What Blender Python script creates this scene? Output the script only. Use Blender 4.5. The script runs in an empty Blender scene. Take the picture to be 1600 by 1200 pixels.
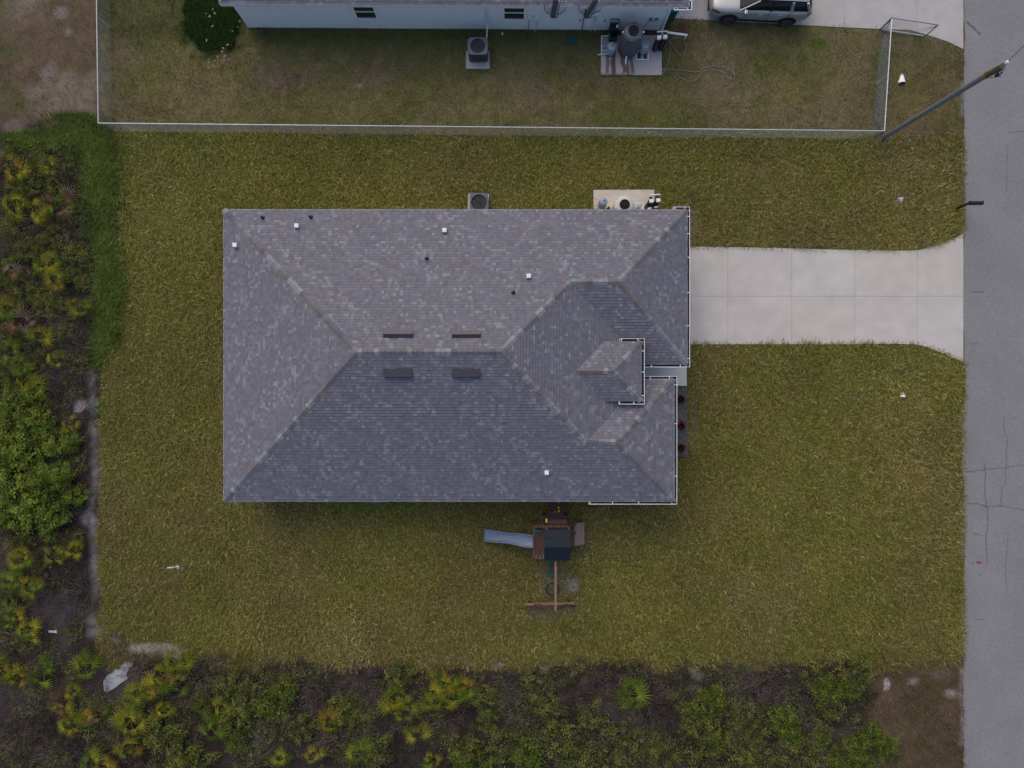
import bpy, bmesh, math, random
import numpy as np
from mathutils import Vector, Matrix

# ------------------------------------------------------------------ camera, world, sun
SC = bpy.context.scene
F, H, CX, CY = 1109.0, 36.0, 800.0, 620.0        # focal length and nadir in photo pixels, flying height in metres
cam_d = bpy.data.cameras.new('camera'); cam = bpy.data.objects.new('camera', cam_d)
SC.collection.objects.link(cam); SC.camera = cam
cam.location = (0, 0, H); cam.rotation_euler = (0, 0, 0)
cam_d.sensor_width = 36; cam_d.lens = F / 1600 * 36
cam_d.shift_y = (CY - 600) / 1600.0
cam_d.clip_start = 0.5; cam_d.clip_end = 2000

W = bpy.data.worlds.new('World'); SC.world = W; W.use_nodes = True
nt = W.node_tree; bg = nt.nodes['Background']
sky = nt.nodes.new('ShaderNodeTexSky'); sky.sky_type = 'NISHITA'; sky.sun_disc = False
SUN_AZ, SUN_EL = math.radians(-24), math.radians(44)
sky.sun_elevation = SUN_EL; sky.sun_rotation = SUN_AZ
sky.air_density = 1.0; sky.dust_density = 3.0; sky.ozone_density = 1.0
hs = nt.nodes.new('ShaderNodeHueSaturation'); hs.inputs['Saturation'].default_value = 0.95
nt.links.new(sky.outputs[0], hs.inputs['Color']); nt.links.new(hs.outputs[0], bg.inputs[0])
bg.inputs[1].default_value = 0.15
sd = bpy.data.lights.new('sun', 'SUN'); sd.energy = 0.78; sd.angle = math.radians(80); sd.color = (1, .76, .54)
sun = bpy.data.objects.new('sun', sd); SC.collection.objects.link(sun)
tosun = Vector((math.sin(SUN_AZ) * math.cos(SUN_EL), math.cos(SUN_AZ) * math.cos(SUN_EL), math.sin(SUN_EL)))
sun.rotation_euler = tosun.to_track_quat('Z', 'Y').to_euler(); sun.location = (0, 0, 60)
vs = SC.view_settings; vs.view_transform = 'Standard'; vs.look = 'None'; vs.gamma = 1; vs.exposure = 0.12
vs.use_curve_mapping = False

# ------------------------------------------------------------------ helpers
rng = np.random.default_rng(7); R = random.Random(11)
COL = SC.collection

def P(px, py, z=0.0):
    s = F / (H - z)
    return Vector(((px - CX) / s, (CY - py) / s, z))

def vnoise(x, y, scale, seed):
    r = np.random.default_rng(seed); g = r.random((256, 256))
    u = np.asarray(x) / scale + 100.3; v = np.asarray(y) / scale + 100.7
    i = np.floor(u).astype(int); j = np.floor(v).astype(int); fu = u - i; fv = v - j
    fu = fu * fu * (3 - 2 * fu); fv = fv * fv * (3 - 2 * fv)
    a = g[i % 256, j % 256]; b = g[(i + 1) % 256, j % 256]; c = g[i % 256, (j + 1) % 256]; d = g[(i + 1) % 256, (j + 1) % 256]
    return (a * (1 - fu) + b * fu) * (1 - fv) + (c * (1 - fu) + d * fu) * fv

def fbm(x, y, scale, seed):
    return (vnoise(x, y, scale, seed) * .5 + vnoise(x, y, scale * .47, seed + 1) * .3 + vnoise(x, y, scale * .2, seed + 2) * .2)

def sstep(a, b, x):
    t = np.clip((x - a) / (b - a), 0, 1); return t * t * (3 - 2 * t)

_m = {}
def mat(name, col, rough=.7, var=.15, scale=6, bump=0, metal=0, spec=.3, src=None, fine=0):
    """principled material; colour = constant, 'Col' attribute or object colour, broken up by noise"""
    if name in _m: return _m[name]
    m = bpy.data.materials.new(name); m.use_nodes = True; t = m.node_tree; N = t.nodes; L = t.links
    b = N['Principled BSDF']; b.inputs['Roughness'].default_value = rough; b.inputs['Metallic'].default_value = metal
    b.inputs['Specular IOR Level'].default_value = spec
    tc = N.new('ShaderNodeTexCoord'); nz = N.new('ShaderNodeTexNoise'); nz.inputs['Scale'].default_value = scale
    nz.inputs['Detail'].default_value = 6; nz.inputs['Roughness'].default_value = .65
    L.new(tc.outputs['Object'], nz.inputs['Vector'])
    mr = N.new('ShaderNodeMapRange'); mr.inputs[1].default_value = .25; mr.inputs[2].default_value = .75
    mr.inputs[3].default_value = 1 - var; mr.inputs[4].default_value = 1 + var
    L.new(nz.outputs['Fac'], mr.inputs[0])
    mx = N.new('ShaderNodeMix'); mx.data_type = 'RGBA'; mx.blend_type = 'MULTIPLY'; mx.inputs[0].default_value = 1
    if src == 'attr':
        a = N.new('ShaderNodeAttribute'); a.attribute_name = 'Col'; L.new(a.outputs['Color'], mx.inputs[6])
    elif src == 'obj':
        a = N.new('ShaderNodeObjectInfo'); L.new(a.outputs['Color'], mx.inputs[6])
    else: mx.inputs[6].default_value = (*col, 1)
    last = mr.outputs[0]
    if fine:
        n2 = N.new('ShaderNodeTexNoise'); n2.inputs['Scale'].default_value = fine; n2.inputs['Detail'].default_value = 3
        L.new(tc.outputs['Object'], n2.inputs['Vector'])
        m2 = N.new('ShaderNodeMapRange'); m2.inputs[1].default_value = .3; m2.inputs[2].default_value = .7
        m2.inputs[3].default_value = 1 - var; m2.inputs[4].default_value = 1 + var; L.new(n2.outputs['Fac'], m2.inputs[0])
        mu = N.new('ShaderNodeMath'); mu.operation = 'MULTIPLY'; L.new(last, mu.inputs[0]); L.new(m2.outputs[0], mu.inputs[1]); last = mu.outputs[0]
    L.new(last, mx.inputs[7]); L.new(mx.outputs[2], b.inputs['Base Color'])
    if bump:
        bp = N.new('ShaderNodeBump'); bp.inputs['Strength'].default_value = bump; bp.inputs['Distance'].default_value = .02
        L.new(nz.outputs['Fac'], bp.inputs['Height']); L.new(bp.outputs[0], b.inputs['Normal'])
    _m[name] = m; return m

M = dict(
    ground=mat('ground', 0, .95, .22, 2.2, .4, src='attr', fine=14, spec=.1),
    blade=mat('grass_blades', 0, .9, .10, 3, src='attr', spec=.05),
    leaf=mat('leaf', 0, .85, .12, 4, src='attr', spec=.06),
    frond=mat('frond', 0, .8, .18, 9, src='obj', spec=.08),
    twig=mat('twig', (.13, .105, .10), .9, .3, 5, src='attr', spec=.1),
    road=mat('road_asphalt', (.222, .218, .226), .9, .10, .4, .3, fine=9, spec=.2),
    crack=mat('crack_filler', (.125, .125, .135), .9, .3, 20),
    chalk=mat('chalk', (.30, .30, .32), .9, .35, 16),
    concrete=mat('concrete', (.515, .485, .45), .85, .065, .5, .1, src='obj', fine=1.3, spec=.2),
    concrete_b=mat('concrete_neighbour', (.435, .412, .41), .85, .065, .5, .1, src='obj', fine=1.3, spec=.2),
    pad=mat('pad_concrete', 0, .85, .08, 3, src='attr', spec=.2),
    joint=mat('joint_dirt', (.33, .31, .29), .95, .2, 9),
    shingle=mat('shingle', 0, .9, .10, 28, src='attr', spec=.15),
    cap=mat('ridge_cap', 0, .9, .14, 14, src='obj', spec=.15),
    deck=mat('roof_deck', (.10, .10, .11), .9, .2, 5),
    fascia=mat('fascia_paint', (.60, .62, .66), .5, .05, 4),
    white=mat('white_paint', (.78, .78, .80), .4, .05, 6),
    vent_white=mat('white_vent_metal', (.82, .83, .85), .4, .04, 6),
    gutter_in=mat('gutter_inside', (.035, .037, .05), .8, .3, 8),  # near-black: gutter dirt plus the shade inside, painted into the colour
    stucco=mat('stucco', (.47, .49, .51), .9, .05, 30, .2),
    stucco_n=mat('stucco_neighbour', (.64, .69, .74), .9, .05, 3, .15, fine=30),
    glass=mat('window_glass', (.02, .035, .03), .08, .1, 2, spec=.6),
    black=mat('black_plastic', (.018, .018, .022), .45, .2, 8),
    lidblack=mat('matt_black_lid', (.02, .021, .026), .85, .2, 8, spec=.08),
    vent_dark=mat('dark_vent_metal', (.035, .04, .055), .55, .15, 6),
    vent_reflect=mat('vent_metal_reflection', (.13, .105, .11), .6, .15, 6),
    acgrey=mat('grey_sheet_metal', (.105, .118, .14), .5, .1, 5, metal=.2),
    acdark=mat('dark_grille', (.045, .05, .06), .6, .2, 8),
    copper=mat('brown_coil', (.16, .11, .09), .6, .2, 8),
    tank=mat('grey_tank', (.085, .10, .118), .45, .1, 3),
    cream=mat('cream_tank', (.58, .52, .46), .55, .08, 5),
    blue=mat('pale_blue_tank', (.25, .33, .40), .45, .08, 5),
    galv=mat('galvanised', (.52, .56, .60), .4, .08, 8, metal=.3),
    wire=mat('galvanised_wire', (.27, .30, .32), .5, .1, 8, metal=.2),
    postdk=mat('weathered_post', (.16, .17, .20), .6, .15, 8, metal=.2),
    pole=mat('grey_pole', (.135, .15, .165), .8, .15, 4, .2),
    polebr=mat('brown_pole', (.10, .078, .05), .9, .35, 7, .4),
    rust=mat('rust', (.28, .14, .05), .9, .3, 12),
    wood=mat('stained_wood', (.105, .058, .048), .75, .25, 9, .2),
    woodlt=mat('cedar_wood', (.24, .14, .095), .75, .25, 9, .2),
    woodgr=mat('worn_plank', (.25, .19, .175), .8, .25, 9, .2),
    canopy=mat('dark_canopy', (.022, .028, .038), .9, .1, 4, spec=.1),
    slide=mat('blue_slide', (.15, .20, .28), .35, .06, 4, spec=.5),
    green=mat('dark_green_plastic', (.01, .085, .065), .5, .1, 5),
    teal=mat('teal_plastic', (.02, .14, .13), .5, .1, 5),
    yellow=mat('yellow_plastic', (.75, .48, .06), .5, .05, 5),
    orange=mat('orange_plastic', (.45, .18, .05), .5, .05, 5),
    red=mat('red_plastic', (.22, .03, .03), .5, .1, 5),
    carglass=mat('tinted_car_glass', (.008, .009, .011), .2, .1, 3, spec=.25),
    paint=mat('silver_car_paint', (.43, .44, .45), .3, .02, 3, metal=.45, spec=.6),
    rubber=mat('tyre_rubber', (.018, .018, .02), .8, .2, 8),
    rim=mat('alloy_rim', (.16, .16, .17), .35, .1, 5, metal=.6),
    lamp=mat('headlamp_lens', (.06, .065, .07), .1, .1, 5, spec=.7),
    tail=mat('tail_lamp', (.16, .01, .03), .2, .05, 5, spec=.6),
    garage=mat('garage_door_paint', (.72, .71, .70), .5, .04, 5),
    door=mat('door_paint', (.10, .07, .05), .5, .1, 5),
    mulch=mat('dark_gravel', (.10, .095, .10), .95, .5, 9, .6, fine=22),
    hose=mat('grey_hose', (.24, .25, .25), .6, .1, 5),
    washout=mat('spilled_concrete', (.36, .38, .41), .9, .14, 2.5, .3),
)

class MB:
    def __init__(s): s.v = []; s.f = []
    def add(s, vs, fs):
        o = len(s.v); s.v += [tuple(v) for v in vs]; s.f += [tuple(i + o for i in f) for f in fs]; return s
    def box(s, c, d, rz=0, M3=None, taper=1):
        x, y, z = d[0] / 2, d[1] / 2, d[2] / 2
        pts = [Vector((a * x * (taper if k > 0 else 1), b * y * (taper if k > 0 else 1), k * z)) for k in (-1, 1) for a, b in ((-1, -1), (1, -1), (1, 1), (-1, 1))]
        m = M3 if M3 is not None else Matrix.Rotation(rz, 3, 'Z')
        c = Vector(c)
        return s.add([m @ p + c for p in pts], [(3, 2, 1, 0), (4, 5, 6, 7), (0, 1, 5, 4), (1, 2, 6, 5), (2, 3, 7, 6), (3, 0, 4, 7)])
    def tube(s, pts, r, n=8, r2=None, cap=True):
        pts = [Vector(p) for p in pts]; k = len(pts); rings = []
        for i, p in enumerate(pts):
            d = (pts[min(i + 1, k - 1)] - pts[max(i - 1, 0)]).normalized()
            up = Vector((0, 0, 1)) if abs(d.z) < .95 else Vector((1, 0, 0))
            a = d.cross(up).normalized(); b = d.cross(a)
            rr = r if r2 is None else r + (r2 - r) * i / (k - 1)
            rings.append([p + (a * math.cos(2 * math.pi * j / n) + b * math.sin(2 * math.pi * j / n)) * rr for j in range(n)])
        vs = [q for g in rings for q in g]; fs = []
        for i in range(k - 1):
            for j in range(n):
                fs.append((i * n + j, i * n + (j + 1) % n, (i + 1) * n + (j + 1) % n, (i + 1) * n + j))
        if cap: fs += [tuple(range(n)), tuple(range((k - 1) * n, k * n))[::-1]]
        return s.add(vs, fs)
    def bar(s, a, b, w, h):
        a, b = Vector(a), Vector(b); d = (b - a); L = d.length; d.normalize()
        up = Vector((0, 0, 1)) if abs(d.z) < .95 else Vector((0, 1, 0))
        y = up.cross(d).normalized(); z = d.cross(y)
        m = Matrix((d, y, z)).transposed()
        return s.box((a + b) / 2, (L, w, h), M3=m)
    def lathe(s, prof, n=24, c=(0, 0, 0), cap=True):
        c = Vector(c); vs = []; fs = []
        for r, z in prof:
            for j in range(n):
                vs.append(c + Vector((r * math.cos(2 * math.pi * j / n), r * math.sin(2 * math.pi * j / n), z)))
        for i in range(len(prof) - 1):
            for j in range(n):
                fs.append((i * n + j, i * n + (j + 1) % n, (i + 1) * n + (j + 1) % n, (i + 1) * n + j))
        if cap: fs += [tuple(range(n))[::-1], tuple(range((len(prof) - 1) * n, len(prof) * n))]
        return s.add(vs, fs)
    def prism(s, poly, z0, z1):
        n = len(poly); vs = [(x, y, z0) for x, y in poly] + [(x, y, z1) for x, y in poly]
        fs = [tuple(range(n))[::-1], tuple(range(n, 2 * n))] + [(i, (i + 1) % n, n + (i + 1) % n, n + i) for i in range(n)]
        return s.add(vs, fs)
    def poly(s, pts): return s.add(pts, [tuple(range(len(pts)))])
    def mesh(s, name, m, o=(0, 0, 0)):
        me = bpy.data.meshes.new(name)
        me.from_pydata([(x - o[0], y - o[1], z - o[2]) for x, y, z in s.v], [], s.f); me.materials.append(m); return me
    def build(s, name, m, parent=None, o=None, smooth=False, bevel=0, kind=None):
        o = tuple(parent.matrix_basis.translation) if (parent is not None and o is None) else (o or (0, 0, 0))
        if parent is not None and parent.parent is not None: o = tuple(Vector(o) + parent.parent.matrix_basis.translation)
        me = s.mesh(name, m, o); ob = bpy.data.objects.new(name, me); COL.objects.link(ob)
        if parent is None: ob.location = o
        else: ob.parent = parent
        if smooth:
            for p in me.polygons: p.use_smooth = True
            me.set_sharp_from_angle(angle=math.radians(40))
        if bevel:
            b = ob.modifiers.new('bevel', 'BEVEL'); b.width = bevel; b.segments = 2; b.limit_method = 'ANGLE'
        if kind: ob['kind'] = kind
        return ob

def tag(o, label, cat, group=None):
    o['label'] = label; o['category'] = cat
    if group: o['group'] = group
    return o
def thing(name, loc, label, cat, group=None):
    o = bpy.data.objects.new(name, None); COL.objects.link(o); o.location = loc; o.empty_display_size = .3
    return tag(o, label, cat, group)
def one(name, mb, m, loc, label, cat, group=None, **k):
    return tag(mb.build(name, m, None, o=tuple(loc), **k), label, cat, group)
def struct(o): o['kind'] = 'structure'; return o

def np_mesh(name, verts, faces_flat, sizes, cols, m):
    """verts (n,3), flat loop indices, face sizes, per-vertex colours (n,3)"""
    me = bpy.data.meshes.new(name); nv = len(verts); nl = len(faces_flat); nf = len(sizes)
    me.vertices.add(nv); me.vertices.foreach_set('co', np.ascontiguousarray(verts, np.float32).ravel())
    me.loops.add(nl); me.loops.foreach_set('vertex_index', np.ascontiguousarray(faces_flat, np.int32))
    me.polygons.add(nf); st = np.concatenate(([0], np.cumsum(sizes)[:-1])).astype(np.int32)
    me.polygons.foreach_set('loop_start', st)
    me.update(calc_edges=True)
    if cols is not None:
        a = me.attributes.new('Col', 'FLOAT_COLOR', 'POINT')
        c4 = np.ones((nv, 4), np.float32); c4[:, :3] = cols; a.data.foreach_set('color', c4.ravel())
    me.materials.append(m)
    me.shade_flat(); return me

def in_poly(x, y, poly):
    ins = np.zeros(len(x), bool); n = len(poly)
    for i in range(n):
        x1, y1 = poly[i]; x2, y2 = poly[(i + 1) % n]
        c = ((y1 > y) != (y2 > y)) & (x < (x2 - x1) * (y - y1) / ((y2 - y1) + 1e-12) + x1)
        ins ^= c
    return ins
def wpoly(pts, z=0): return [tuple(P(a, b, z)[:2]) for a, b in pts]

ORD = ['first', 'second', 'third', 'fourth', 'fifth', 'sixth', 'seventh', 'eighth', 'ninth', 'tenth', 'eleventh', 'twelfth', 'thirteenth',
       'fourteenth', 'fifteenth', 'sixteenth', 'seventeenth', 'eighteenth', 'nineteenth', 'twentieth', 'twenty-first', 'twenty-second',
       'twenty-third', 'twenty-fourth', 'twenty-fifth', 'twenty-sixth', 'twenty-seventh', 'twenty-eighth', 'twenty-ninth', 'thirtieth',
       'thirty-first', 'thirty-second', 'thirty-third', 'thirty-fourth', 'thirty-fifth', 'thirty-sixth', 'thirty-seventh', 'thirty-eighth',
       'thirty-ninth', 'fortieth', 'forty-first', 'forty-second', 'forty-third', 'forty-fourth', 'forty-fifth', 'forty-sixth', 'forty-seventh', 'forty-eighth']

# ------------------------------------------------------------------ ground sheet
RX = P(1506, 600).x                                    # road edge
DRV = wpoly([(1066, 385), (1137, 386), (1237, 388), (1335, 391), (1433, 391), (1470, 384), (1508, 364), (1508, 565), (1470, 550), (1433, 538), (1335, 538), (1237, 538), (1137, 538), (1066, 538)])
NDRV = wpoly([(1040, 28), (1120, 32), (1319, 43), (1372, 46), (1420, 48), (1450, 56), (1480, 66), (1508, 78), (1508, -160), (1040, -160)])
FENCE_Y0 = P(153, 204).y

def ground_col(X, Y):
    n = len(X); px = X * F / H + CX; py = CY - Y * F / H
    col = np.zeros((n, 3))
    n1 = fbm(X, Y, 3.2, 21); n2 = fbm(X, Y, 1.1, 31); n3 = fbm(X, Y, 6.5, 41); n4 = vnoise(X, Y, .35, 77)
    lawn = np.array([.115, .104, .032]) * (1 + (n2 - .5)[:, None] * .9)
    lawn = lawn * (1 - sstep(.52, .75, n1)[:, None] * .5) + np.array([.105, .078, .034]) * (sstep(.52, .75, n1)[:, None] * .5)
    nb = np.array([.145, .128, .052]) * (.8 + n2[:, None] * .4)
    br = sstep(.42, .72, fbm(X, Y, 4.0, 51))[:, None] * .6; nb = nb * (1 - br) + np.array([.165, .130, .085]) * br
    gr = sstep(.5, .75, n1)[:, None] * .6; nb = nb * (1 - gr) + np.array([.10, .112, .032]) * gr
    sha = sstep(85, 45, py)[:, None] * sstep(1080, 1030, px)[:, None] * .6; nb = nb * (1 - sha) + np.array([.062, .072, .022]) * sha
    vac = np.array([.115, .085, .055]) * (.7 + n2[:, None] * .6)
    pale = sstep(.52, .68, fbm(X, Y, 2.4, 61))[:, None]; vac = vac * (1 - pale) + np.array([.165, .135, .105]) * pale
    gg = sstep(.56, .7, fbm(X, Y, 3.1, 65))[:, None] * .7; vac = vac * (1 - gg) + np.array([.075, .08, .028]) * gg
    scr = np.array([.034, .026, .024]) * (.5 + n2[:, None] * 1.0)
    gs = sstep(.5, .66, n1)[:, None] * .7; scr = scr * (1 - gs) + np.array([.075, .058, .058]) * gs
    dirt = np.array([.11, .08, .052]) * (.6 + n2[:, None] * .8)
    dg = sstep(.5, .68, n1)[:, None] * .6; dirt = dirt * (1 - dg) + np.array([.06, .055, .022]) * dg
    wob = (fbm(X, Y, 1.3, 91) - .5) * 44
    a_l = sstep(158, 150, px + wob * .5); a_b = sstep(1030, 1046, py + wob); a_top = sstep(208, 202, py)
    col = lawn
    mix = lambda c, t, a: c * (1 - a[:, None]) + t * a[:, None]
    col = mix(col, scr, a_b); col = mix(col, scr, a_l)
    col = mix(col, dirt, a_b * sstep(1345, 1365, px + wob))
    col = mix(col, nb, a_top * sstep(148, 153, px)); col = mix(col, nb, a_top * sstep(1370, 1380, px))
    col = mix(col, vac, sstep(205, 185, py + wob * 1.5) * sstep(156, 150, px))
    col = mix(col, np.array([.135, .112, .05]), sstep(1385, 1400, px) * sstep(300, 190, py) * sstep(.4, .6, n1) * sstep(60, 120, py) * .8)
    # sand and bare soil with shapes of their own
    def blob(cx, cy, rx, ry, c, amt=1, soft=.55, sc=.5):
        nonlocal col
        d = np.sqrt(((px - cx) / rx) ** 2 + ((py - cy) / ry) ** 2) + (fbm(X, Y, sc, int(cx + cy)) - .5) * 1.1
        col = mix(col, np.array(c), sstep(1.0 + soft * .3, 1.0 - soft, d) * amt)
    SAND = (.36, .33, .33); GREY = (.21, .20, .205)
    [blob(147 + ((i * 37) % 9) - 5, 590 + i * 21, 9 + (i * 5) % 5, 17, GREY if i % 3 else (.25, .24, .235), (.75, .3, .55, .12, .65, .2, .4)[i % 7], .9, .22) for i in range(20)]; blob(125, 634, 13, 12, SAND, 1, .3)
    blob(140, 810, 12, 14, GREY, .9); blob(235, 1013, 48, 12, (.34, .30, .30), 1); blob(275, 1020, 14, 10, SAND, .8); blob(182, 1000, 10, 6, SAND, .7)
    blob(150, 985, 14, 12, GREY, .6); blob(90, 950, 40, 30, (.06, .055, .062), .9); blob(30, 1090, 34, 30, (.06, .055, .07), .8)
    for c in ((700, 1032), (722, 1030), (738, 1038), (775, 1040), (548, 1028), (485, 1030), (852, 1045), (895, 1055), (1085, 1048), (1090, 1056)):
        blob(c[0], c[1], 9, 6, (.22, .21, .22), .75)
    blob(895, 915, 11, 12, (.34, .35, .37), .95, .5); blob(868, 905, 32, 34, (.16, .13, .095), .75); blob(860, 952, 50, 20, (.135, .108, .08), .8)
    blob(1385, 1070, 6, 9, (.42, .43, .43), 1, .3, .3); blob(1427, 1065, 10, 6, (.34, .31, .31), .9); blob(1487, 1085, 13, 10, (.36, .31, .29), .9); blob(1465, 1050, 30, 12, (.15, .125, .11), .7)
    blob(1440, 1150, 40, 40, (.10, .07, .052), .7); blob(1435, 695, 24, 12, (.11, .068, .035), .7); blob(1437, 722, 8, 10, (.12, .06, .04), .5); blob(1440, 205, 40, 14, (.135, .10, .065), .8); blob(1350, 235, 12, 7, (.2, .18, .165), .8)
    blob(105, 50, 9, 7, (.22, .2, .21), .8); blob(95, 20, 12, 12, (.2, .175, .17), .7); blob(78, 110, 16, 14, (.2, .16, .145), .7); blob(130, 170, 12, 12, (.2, .165, .15), .7); blob(25, 195, 22, 18, (.19, .14, .12), .7)
    blob(561, 134, 6, 4, (.3, .27, .28), .7); blob(330, 35, 54, 58, (.028, .05, .014), .95, .4); blob(350, 92, 14, 9, (.22, .14, .10), .8)
    blob(440, 120, 50, 25, (.165, .115, .095), .55); blob(600, 110, 60, 30, (.16, .12, .085), .5); blob(1280, 70, 17, 9, (.07, .11, .018), .8); blob(1010, 186, 12, 8, (.14, .115, .015), .7)
    blob(870, 790, 30, 35, (.125, .105, .065), .7); blob(905, 850, 30, 26, (.13, .115, .065), .6); blob(790, 870, 32, 12, (.12, .1, .06), .5)
    blob(1068, 45, 12, 14, (.12, .06, .045), .8); col = mix(col, np.array([.24, .22, .215]), sstep(1498, 1504, px + wob * .18) * sstep(.35, .6, vnoise(X, Y, .8, 19)) * .8)
    # thin worn strip under the eaves of the house and along the bed
    e = ((px > 318) & (px < 340)) * sstep(338, 330, np.abs(px - 329) + 318) * (py > 300) * (py < 815)
    col = mix(col, np.array([.105, .078, .04]), np.clip(e, 0, 1) * .6)
    blob(1086, 660, 10, 60, (.13, .10, .062), .7); blob(600, 792, 280, 7, (.10, .078, .04), .5); blob(1085, 352, 7, 34, (.14, .105, .085), .8)
    return np.clip(col * (.86 + n4[:, None] * .28), .003, 1)

gx = np.concatenate(([-500, -200, -80, -45], np.arange(-34, 34.01, .15), [45, 80, 200, 500]))
gy = np.concatenate(([-500, -200, -80, -40], np.arange(-25, 27.01, .15), [40, 80, 200, 500]))
XX, YY = np.meshgrid(gx, gy); XX = XX.ravel(); YY = YY.ravel()
nx, ny = len(gx), len(gy)
ii, jj = np.meshgrid(np.arange(nx - 1), np.arange(ny - 1)); b0 = (jj * nx + ii).ravel()
fl = np.stack([b0, b0 + 1, b0 + nx + 1, b0 + nx], 1).ravel()
gz = (fbm(XX, YY, 1.5, 5) - .5) * .012; gz[(np.abs(XX) > 30) | (np.abs(YY) > 24)] = 0
gz -= .022 * ((XX > RX - .4))
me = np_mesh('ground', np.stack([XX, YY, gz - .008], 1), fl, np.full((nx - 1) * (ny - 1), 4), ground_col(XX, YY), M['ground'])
for p in me.polygons: p.use_smooth = True
g = bpy.data.objects.new('ground', me); COL.objects.link(g); struct(g)

# ------------------------------------------------------------------ road
def strip(pts, w, z, jitter=0):
    mb = MB(); pts = [Vector((*p[:2], z)) for p in pts]; k = len(pts); L = []; Rr = []
    for i, p in enumerate(pts):
        d = (pts[min(i + 1, k - 1)] - pts[max(i - 1, 0)]).normalized(); n = Vector((-d.y, d.x, 0))
        ww = w * (1 + R.uniform(-jitter, jitter)); L.append(p + n * ww / 2); Rr.append(p - n * ww / 2)
    for i in range(k - 1): mb.poly([L[i], Rr[i], Rr[i + 1], L[i + 1]])
    return mb
edge = [(RX + (vnoise(np.array([0.]), np.array([y]), .6, 3)[0] - .5) * .14 + (vnoise(np.array([0.]), np.array([y]), 4, 4)[0] - .5) * .12, y) for y in np.arange(-60, 60.01, .25)]
mb = MB(); n = len(edge)
vsr = [(x, y, .012) for x, y in edge] + [(x + 1.2, y, .025) for x, y in edge] + [(30.2, y, .03) for x, y in edge] + [(x, y, -.06) for x, y in edge]
fr = []
for i in range(n - 1):
    fr += [(i, n + i, n + i + 1, i + 1), (n + i, 2 * n + i, 2 * n + i + 1, n + i + 1), (3 * n + i, i, i + 1, 3 * n + i + 1)]
mb.add(vsr, fr); road = struct(mb.build('road', M['road'], smooth=True))
def rough_line(pts, step=.12, amp=.035):
    out = []
    for a, b in zip(pts[:-1], pts[1:]):
        a, b = Vector(a), Vector(b); k = max(1, int((b - a).length / step))
        for i in range(k): out.append(a.lerp(b, i / k) + Vector((R.uniform(-amp, amp), R.uniform(-amp, amp), 0)))
    return out + [Vector(pts[-1])]
def zp(l, ox, oy, k=4): return [P(ox + a / k, oy + b / k, .03) for a, b in l]
for l, w in (([(1470, 200), (1475, 270), (1497, 350), (1490, 430), (1488, 520), (1480, 560), (1488, 620), (1460, 650), (1458, 765)], .03),
             ([(1234, 548), (1290, 545), (1350, 535), (1480, 522), (1530, 512), (1600, 508), (1800, 515)], .026),
             ([(1355, 500), (1358, 600), (1355, 700), (1370, 770), (1375, 870), (1362, 960), (1370, 1120)], .034),
             ([(1240, 750), (1300, 745), (1370, 770), (1450, 760), (1510, 772), (1600, 785), (1780, 770)], .026),
             ([(1280, 928), (1330, 945), (1362, 950)], .022), ([(1500, 960), (1485, 1120), (1485, 1200), (1490, 1330)], .02), ([(1480, 935), (1510, 945)], .018),
             ([(1280, 1468), (1320, 1470), (1350, 1470)], .02)):
    strip(rough_line(zp(l, 1200, 600)), w, .0335, .5).build('crack', M['crack'], road)
for l, w in (([(1240, 130), (1265, 155), (1295, 180), (1330, 212)], .06), ([(1495, 900), (1492, 1050), (1490, 1200)], .02), ([(1500, 830), (1550, 824), (1600, 820), (1700, 818)], .02),
             ([(1270, 1820), (1310, 1824), (1350, 1820)], .022), ([(1260, 2145), (1320, 2140)], .018)):
    strip(rough_line(zp(l, 1200, 0)), w, .0335, .5).build('crack', M['crack'], road)
mb = MB()
for l in ([(245, 440), (300, 460), (302, 520)], [(325, 480), (332, 520)], [(230, 580), (300, 580), (265, 690), (240, 640)], [(340, 590), (430, 575), (400, 690), (365, 610)],
          [(430, 510), (430, 575)], [(428, 725), (485, 725)], [(240, 890), (250, 860), (380, 855), (385, 900)],
          [(480 + 55 * math.cos(t * math.pi / 10), 930 + 118 * math.sin(t * math.pi / 10)) for t in range(0, 21)]):
    s = strip(zp(l, 1500, 1100, 12), .022, .0345, .6); mb.add(s.v, s.f)
mb.build('chalk_mark', M['chalk'], road)
mb = MB()
for k in range(34):
    c = P(R.uniform(1512, 1640), R.uniform(-20, 1220), .0337); r_ = R.uniform(.012, .055)
    mb.poly([c + Vector((math.cos(t * 1.05) * r_ * R.uniform(.6, 1.2), math.sin(t * 1.05) * r_ * R.uniform(.6, 1.2), 0)) for t in range(6)])
mb.build('tar_spot', M['crack'], road, kind='stuff')

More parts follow.
